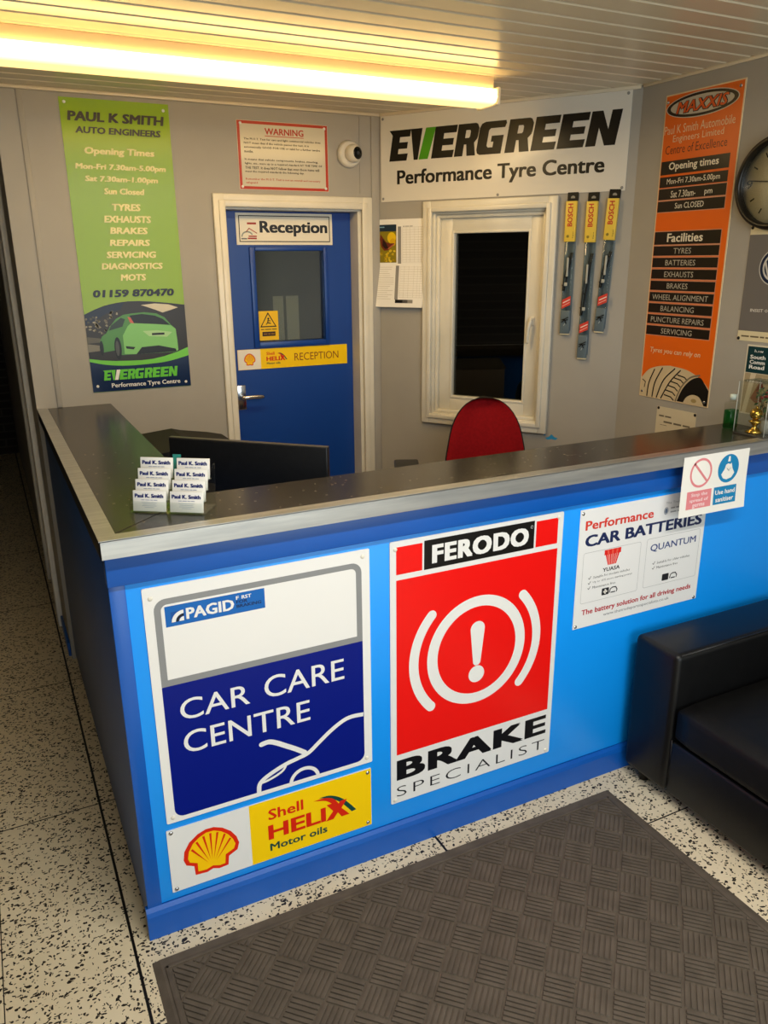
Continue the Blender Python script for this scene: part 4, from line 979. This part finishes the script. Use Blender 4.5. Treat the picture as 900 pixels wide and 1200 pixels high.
# ------------------------------------------------------------------ behind the counter
# monitor seen from behind
dx, dy = 0.718-0.318, 0.34-0.726; an = math.atan2(dy, dx); MW = math.hypot(dx, dy)
mo = empty('computer_monitor', (0.518, 0.533, 0.74), an)
b = MB(); b.box(-MW/2, MW/2, 0.0, 0.022, 0.17, 0.510, DARKP, 0.004, 3); b.box(-MW/2+.05, MW/2-.05, -0.022, 0.004, 0.19, 0.30, DARKP, 0.012, 3); b.build('housing', mo)
b = MB(); b.box(-MW/2+.01, MW/2-.01, 0.021, 0.0235, 0.185, 0.50, pm('#0a0a0c', .12)); b.build('screen', mo)
b = MB(); b.box(-MW/2, MW/2, 0.001, 0.020, 0.509, 0.5125, pm('#4b4640', .35), .001); b.build('top_bezel', mo)
b = MB(); b.box(-.03, .03, -0.045, -0.020, 0.012, 0.28, DARKP, .006); b.build('stand', mo)
b = MB(); b.lathe([(.12, 0), (.12, .008), (.10, .014), (0, .016)], DARKP, 32, Matrix.Translation((0, -.01, 0)) @ Matrix.Diagonal((1, .75, 1, 1))); b.build('foot', mo)
tag(mo, 'black computer monitor seen from behind, rising above the counter worktop', 'monitor')
# printer beyond it
pr = empty('printer', (0.30, 0.98, 0.74), 0)
b = MB(); b.box(0.01, 0.36, 0.0, 0.36, 0.0, 0.37, pm('#6b665e', .5), .01, 3)
for z in (.26, .31): b.box(0.0, 0.35, -.003, .02, z, z+.012, pm('#2b2926', .5), .002)
b.build('body', pr)
b = MB(); b.prism([(-0.01, .368), (-0.01, .385), (.02, .402), (.155, .414), (.19, .404), (.30, .385), (.36, .37)], -.01, .37, 'y', pm('#1c1b1a', .65, 0, .2)); b.build('lid', pr)
b = MB(); b.box(0.04, .32, -.04, .02, .10, .112, DARKP, .003); b.build('paper_tray', pr)
tag(pr, 'grey and black printer partly hidden behind the monitor and left worktop', 'printer')

# red office chair facing the counter
ch = empty('office_chair', (1.722, 0.925, 0), math.radians(-26))
# local: -y is forward
b = bmesh.new(); bmesh.ops.create_grid(b, x_segments=14, y_segments=20, size=1)
def back_shape(u, v):
    z = 0.68+0.52*(v+1)/2; wd = 0.178-0.042*max(0, v)-0.012*v*v
    ex = (1-abs(max(0, (v-.35)/.65))**2.6)**(1/2.6) if v > .35 else 1.0
    eb = (1-((-v-.5)/.5)**2.4)**(1/2.4) if v < -.5 else 1.0
    return u*wd*ex*eb, z
vs = []; NU, NV = 16, 22; fs = []
for side in (0, 1):
    for k in range(NV+1):
        for i in range(NU+1):
            u = -1+2*i/NU; v = -math.cos(PI*k/NV); x, z = back_shape(u, v)
            th = 0.030*(max(0, 1-u*u))**.5*(max(0, 1-v*v))**.35
            yc = 0.17-0.05*math.sin((v+1)/2*PI)*.6+0.08*(v+1)/2-0.05*u*u
            vs.append((x, yc+(-th if side == 0 else 0.006), z))
    o_ = side*(NU+1)*(NV+1)
    for k in range(NV):
        for i in range(NU):
            q = [o_+k*(NU+1)+i, o_+k*(NU+1)+i+1, o_+(k+1)*(NU+1)+i+1, o_+(k+1)*(NU+1)+i]
            if side == 0: fs.append(q)
MB().add(vs, fs, FABRIC, True).build('backrest', ch)
# black shell behind
vs2 = []; fs2 = []
for side in (0, 1):
    for k in range(NV+1):
        for i in range(NU+1):
            u = -1+2*i/NU; v = -math.cos(PI*k/NV); x, z = back_shape(u*1.03, v)
            yc = 0.17-0.05*math.sin((v+1)/2*PI)*.6+0.08*(v+1)/2-0.05*u*u
            th = 0.022*(max(0, 1-u*u))**.5*(max(0, 1-v*v))**.35
            vs2.append((x, yc+0.001+(0.006+th if side else 0), 0.94+(z-0.94)*1.012))
    o_ = side*(NU+1)*(NV+1)
    for k in range(NV):
        for i in range(NU):
            q = [o_+k*(NU+1)+i, o_+k*(NU+1)+i+1, o_+(k+1)*(NU+1)+i+1, o_+(k+1)*(NU+1)+i]; fs2.append(q if side == 0 else q[::-1])
MB().add(vs2, fs2, DARKP, True).build('back_shell', ch)
MB().box(-.24, .24, -.26, .20, .64, .72, FABRIC, .035, 4).build('seat', ch)
MB().box(-.04, .04, .15, .20, .64, .90, DARKP, .012).build('back_bracket', ch)
for sx in (-1, 1):
    b = MB(); b.box(sx*.36-.055, sx*.36+.055, -.12, .16, .912, .934, DARKP, .009, 3); b.tube([(sx*.22, .02, .66), (sx*.37, .02, .69), (sx*.385, .03, .91)], .014, DARKP); b.build('armrest', ch)
b = MB(); b.lathe([(.03, .08), (.03, .30), (.022, .30), (.022, .645)], DARKP, 20); b.build('gas_lift', ch)
b = MB()
for i in range(5): a_ = 2*PI*i/5; b.tube([(0, 0, .10), (.28*math.cos(a_), .28*math.sin(a_), .065)], [.025, .016], DARKP)
bs = b.build('star_base', ch)
for i in range(5):
    a_ = 2*PI*i/5; b = MB(); b.sphere((.28*math.cos(a_), .28*math.sin(a_), .028), .028, DARKP, 14); b.build('castor', bs)
tag(ch, 'red fabric office chair with rounded back behind counter below the window', 'chair')

# ------------------------------------------------------------------ on the worktop
ZT = 1.1985
# business card holder
ha = math.atan2(0.011-0.121, 0.251-0.089); HO = Vector((0.089, 0.121, ZT)); HW = 0.196
hold = empty('business_card_holder', HO, ha)
b = MB(); b.box(0, HW, 0, 0.088, 0.0002, 0.003, ACRYL); b.build('base', hold)
side = [(0, 0), (0.088, 0), (0.098, 0.108), (0.086, 0.108), (0.004, 0.030)]
for x in (0, HW/2-.0012, HW-.0024): b = MB(); b.prism(side, x, x+.0024, 'x', ACRYL); b.build('side_panel', hold)
b = MB()
for k in range(4):
    y0 = 0.002+k*.0205; z0 = .003+k*.0235
    for x0 in (.0028, HW/2+.0016): b.box(x0, x0+.0915, y0, y0+.0018, z0, z0+.027, ACRYL); b.box(x0, x0+.0915, y0, y0+.018, z0-.0008, z0+.0008, ACRYL)
b.build('pockets', hold)
tag(hold, 'clear acrylic eight-pocket business card holder on corner of the worktop', 'card holder')
RZ = Matrix.Rotation(ha, 4, 'Z')
cb = MB(); cb.box(0, .085, 0, .007, 0, .0515, PAPER, .0004)
pt = MB(); pt.text('Paul K. Smith', 5, 34, 80, 44, .0004, pm('#1b2a6b', .5), .06, res=2); print_line(pt, 22, 27, 64, 30, .0004, pm('#9aa0b4', .5))
for i, wd in enumerate((40, 34, 38, 24)): pt.rect(43-wd/2, 21-i*4, 43+wd/2, 22.4-i*4, .0004, pm('#c3c6cc', .5))
lv = ('front', 'second', 'third', 'rear')
first = None
for c_ in range(2):
    for k in range(4):
        lp = Vector((.006+c_*(HW/2-.0012)+.002, .0052+k*.0205, .0042+k*.0235))
        if first is None:
            o = cb.build('business_cards'); pq = pt.build('printed_name', o); first = (o, pq)
        else:
            o = first[0].copy(); COL.objects.link(o); pq = first[1].copy(); COL.objects.link(pq); pq.parent = o
        o.location = HO+RZ.to_3x3() @ lp; o.rotation_euler = (math.radians(-10), 0, ha)
        tag(o, f'white business cards in the {lv[k]} pocket of the {("left", "right")[c_]} column of the acrylic holder', 'business cards', 'business cards in the acrylic holder')
b = MB(); b.box(0, .022, 0, .001, 0, .055, pm('#2f8f86', .5)); o = b.build('green_card', None, HO+RZ.to_3x3() @ Vector((HW/2-.012, .091, .075)), (math.radians(-6), 0, ha)); tag(o, 'teal green card slip sticking up between the two columns of business cards', 'card')

# acrylic display box with ornament and greenery
bx = empty('display_box', (2.178, -0.055, ZT))
BW, BDY, BH = 0.112, 0.128, 0.185
b = MB(); b.box(0, BW, 0, BDY, .0002, .006, pm('#55524c', .15, .4), .001); b.build('base', bx)
b = MB()
for a_ in ((0, .003, 0, BDY), (BW-.003, BW, 0, BDY), (.003, BW-.003, 0, .003), (.003, BW-.003, BDY-.003, BDY)): b.box(a_[0], a_[1], a_[2], a_[3], .006, BH, ACRYL)
b.box(0, BW, 0, BDY, BH, BH+.003, ACRYL); b.build('clear_walls', bx)
b = MB()
for x in (0.0015, BW-.0015):
    for y_ in (.0015, BDY-.0015): b.tube([(x, y_, .006), (x, y_, BH)], .0016, pm('#bdbcb4', .2), 6)
b.build('corner_edges', bx)
tag(bx, 'clear acrylic display box at right end of the worktop', 'display box')
gold = pm('#c9a24a', .22, .9)
o = MB(); o.lathe([(.028, 0), (.030, .004), (.012, .012), (.007, .024), (.014, .032), (.024, .040), (.010, .046), (0, .046)], gold, 28); o.sphere((0, 0, .066), .021, gold); o.lathe([(.006, .085), (.004, .094), (0, .095)], gold, 12)
o = o.build('gold_ornament', None, (2.222, 0.020, ZT+.0062)); tag(o, 'shiny gold ball ornament on a stand inside the acrylic display box', 'ornament')
fo = empty('foliage_sprig', (2.242, -0.010, ZT+.0062))
b = MB(); gs = [pm(h_, .5) for h_ in ('#3f5a35', '#5c6f45', '#76805a', '#2e4a34')]
for i in range(70):
    a_ = random.uniform(0, 2*PI); r_ = random.uniform(.004, .036); z = random.uniform(.06, .155); c_ = Vector((r_*math.cos(a_), r_*math.sin(a_)*1.2+.01, z))
    d_ = Vector((random.uniform(-1, 1), random.uniform(-1, 1), random.uniform(-.4, 1))).normalized()*.011; n2 = d_.cross(Vector((random.random(), random.random(), .3))).normalized()*.0045
    b.add([c_-d_, c_+n2, c_+d_, c_-n2], [[0, 1, 2, 3]], random.choice(gs))
b.build('leaves', fo)
b = MB()
for i in range(7):
    a_ = random.uniform(0, 2*PI); b.tube([(0, 0, .03), (.018*math.cos(a_), .02*math.sin(a_), .09), (.03*math.cos(a_), .034*math.sin(a_)+.01, .14)], .0012, pm('#5a4a30', .6), 5)
b.build('stems', fo)
b = MB()
for i in range(12): a_ = random.uniform(0, 2*PI); r_ = random.uniform(.01, .034); b.sphere((r_*math.cos(a_), r_*math.sin(a_)+.012, random.uniform(.06, .15)), .0048, pm('#8e2f33', .3), 10)
b.build('berries', fo)
b = MB(); b.lathe([(.016, 0), (.022, .02), (.02, .045), (.014, .05), (0, .048)], pm('#8a8578', .3), 20); b.build('pot', fo)
tag(fo, 'green leafy sprig with red berries inside the acrylic display box', 'foliage')
# gel bottle
gb = empty('gel_bottle', (2.235, 0.135, ZT), 0)
b = MB(); b.box(-.022, .022, -.016, .016, .0005, .070, m_glass('green_gel', (0.10, 0.55, 0.22, 1), 0.03), .005, 3); b.build('green_gel', gb)
b = MB(); b.box(-.024, .024, -.018, .018, .0002, .098, ACRYL, .006, 3); b.lathe([(.011, .098), (.009, .112), (.009, .116)], ACRYL, 20); b.build('bottle', gb)
b = MB(); b.lathe([(.0115, .106), (.0115, .124), (0, .126)], pm('#d9e4dc', .4), 20); b.build('cap', gb)
tag(gb, 'small clear bottle of green gel beside the acrylic display box', 'bottle')
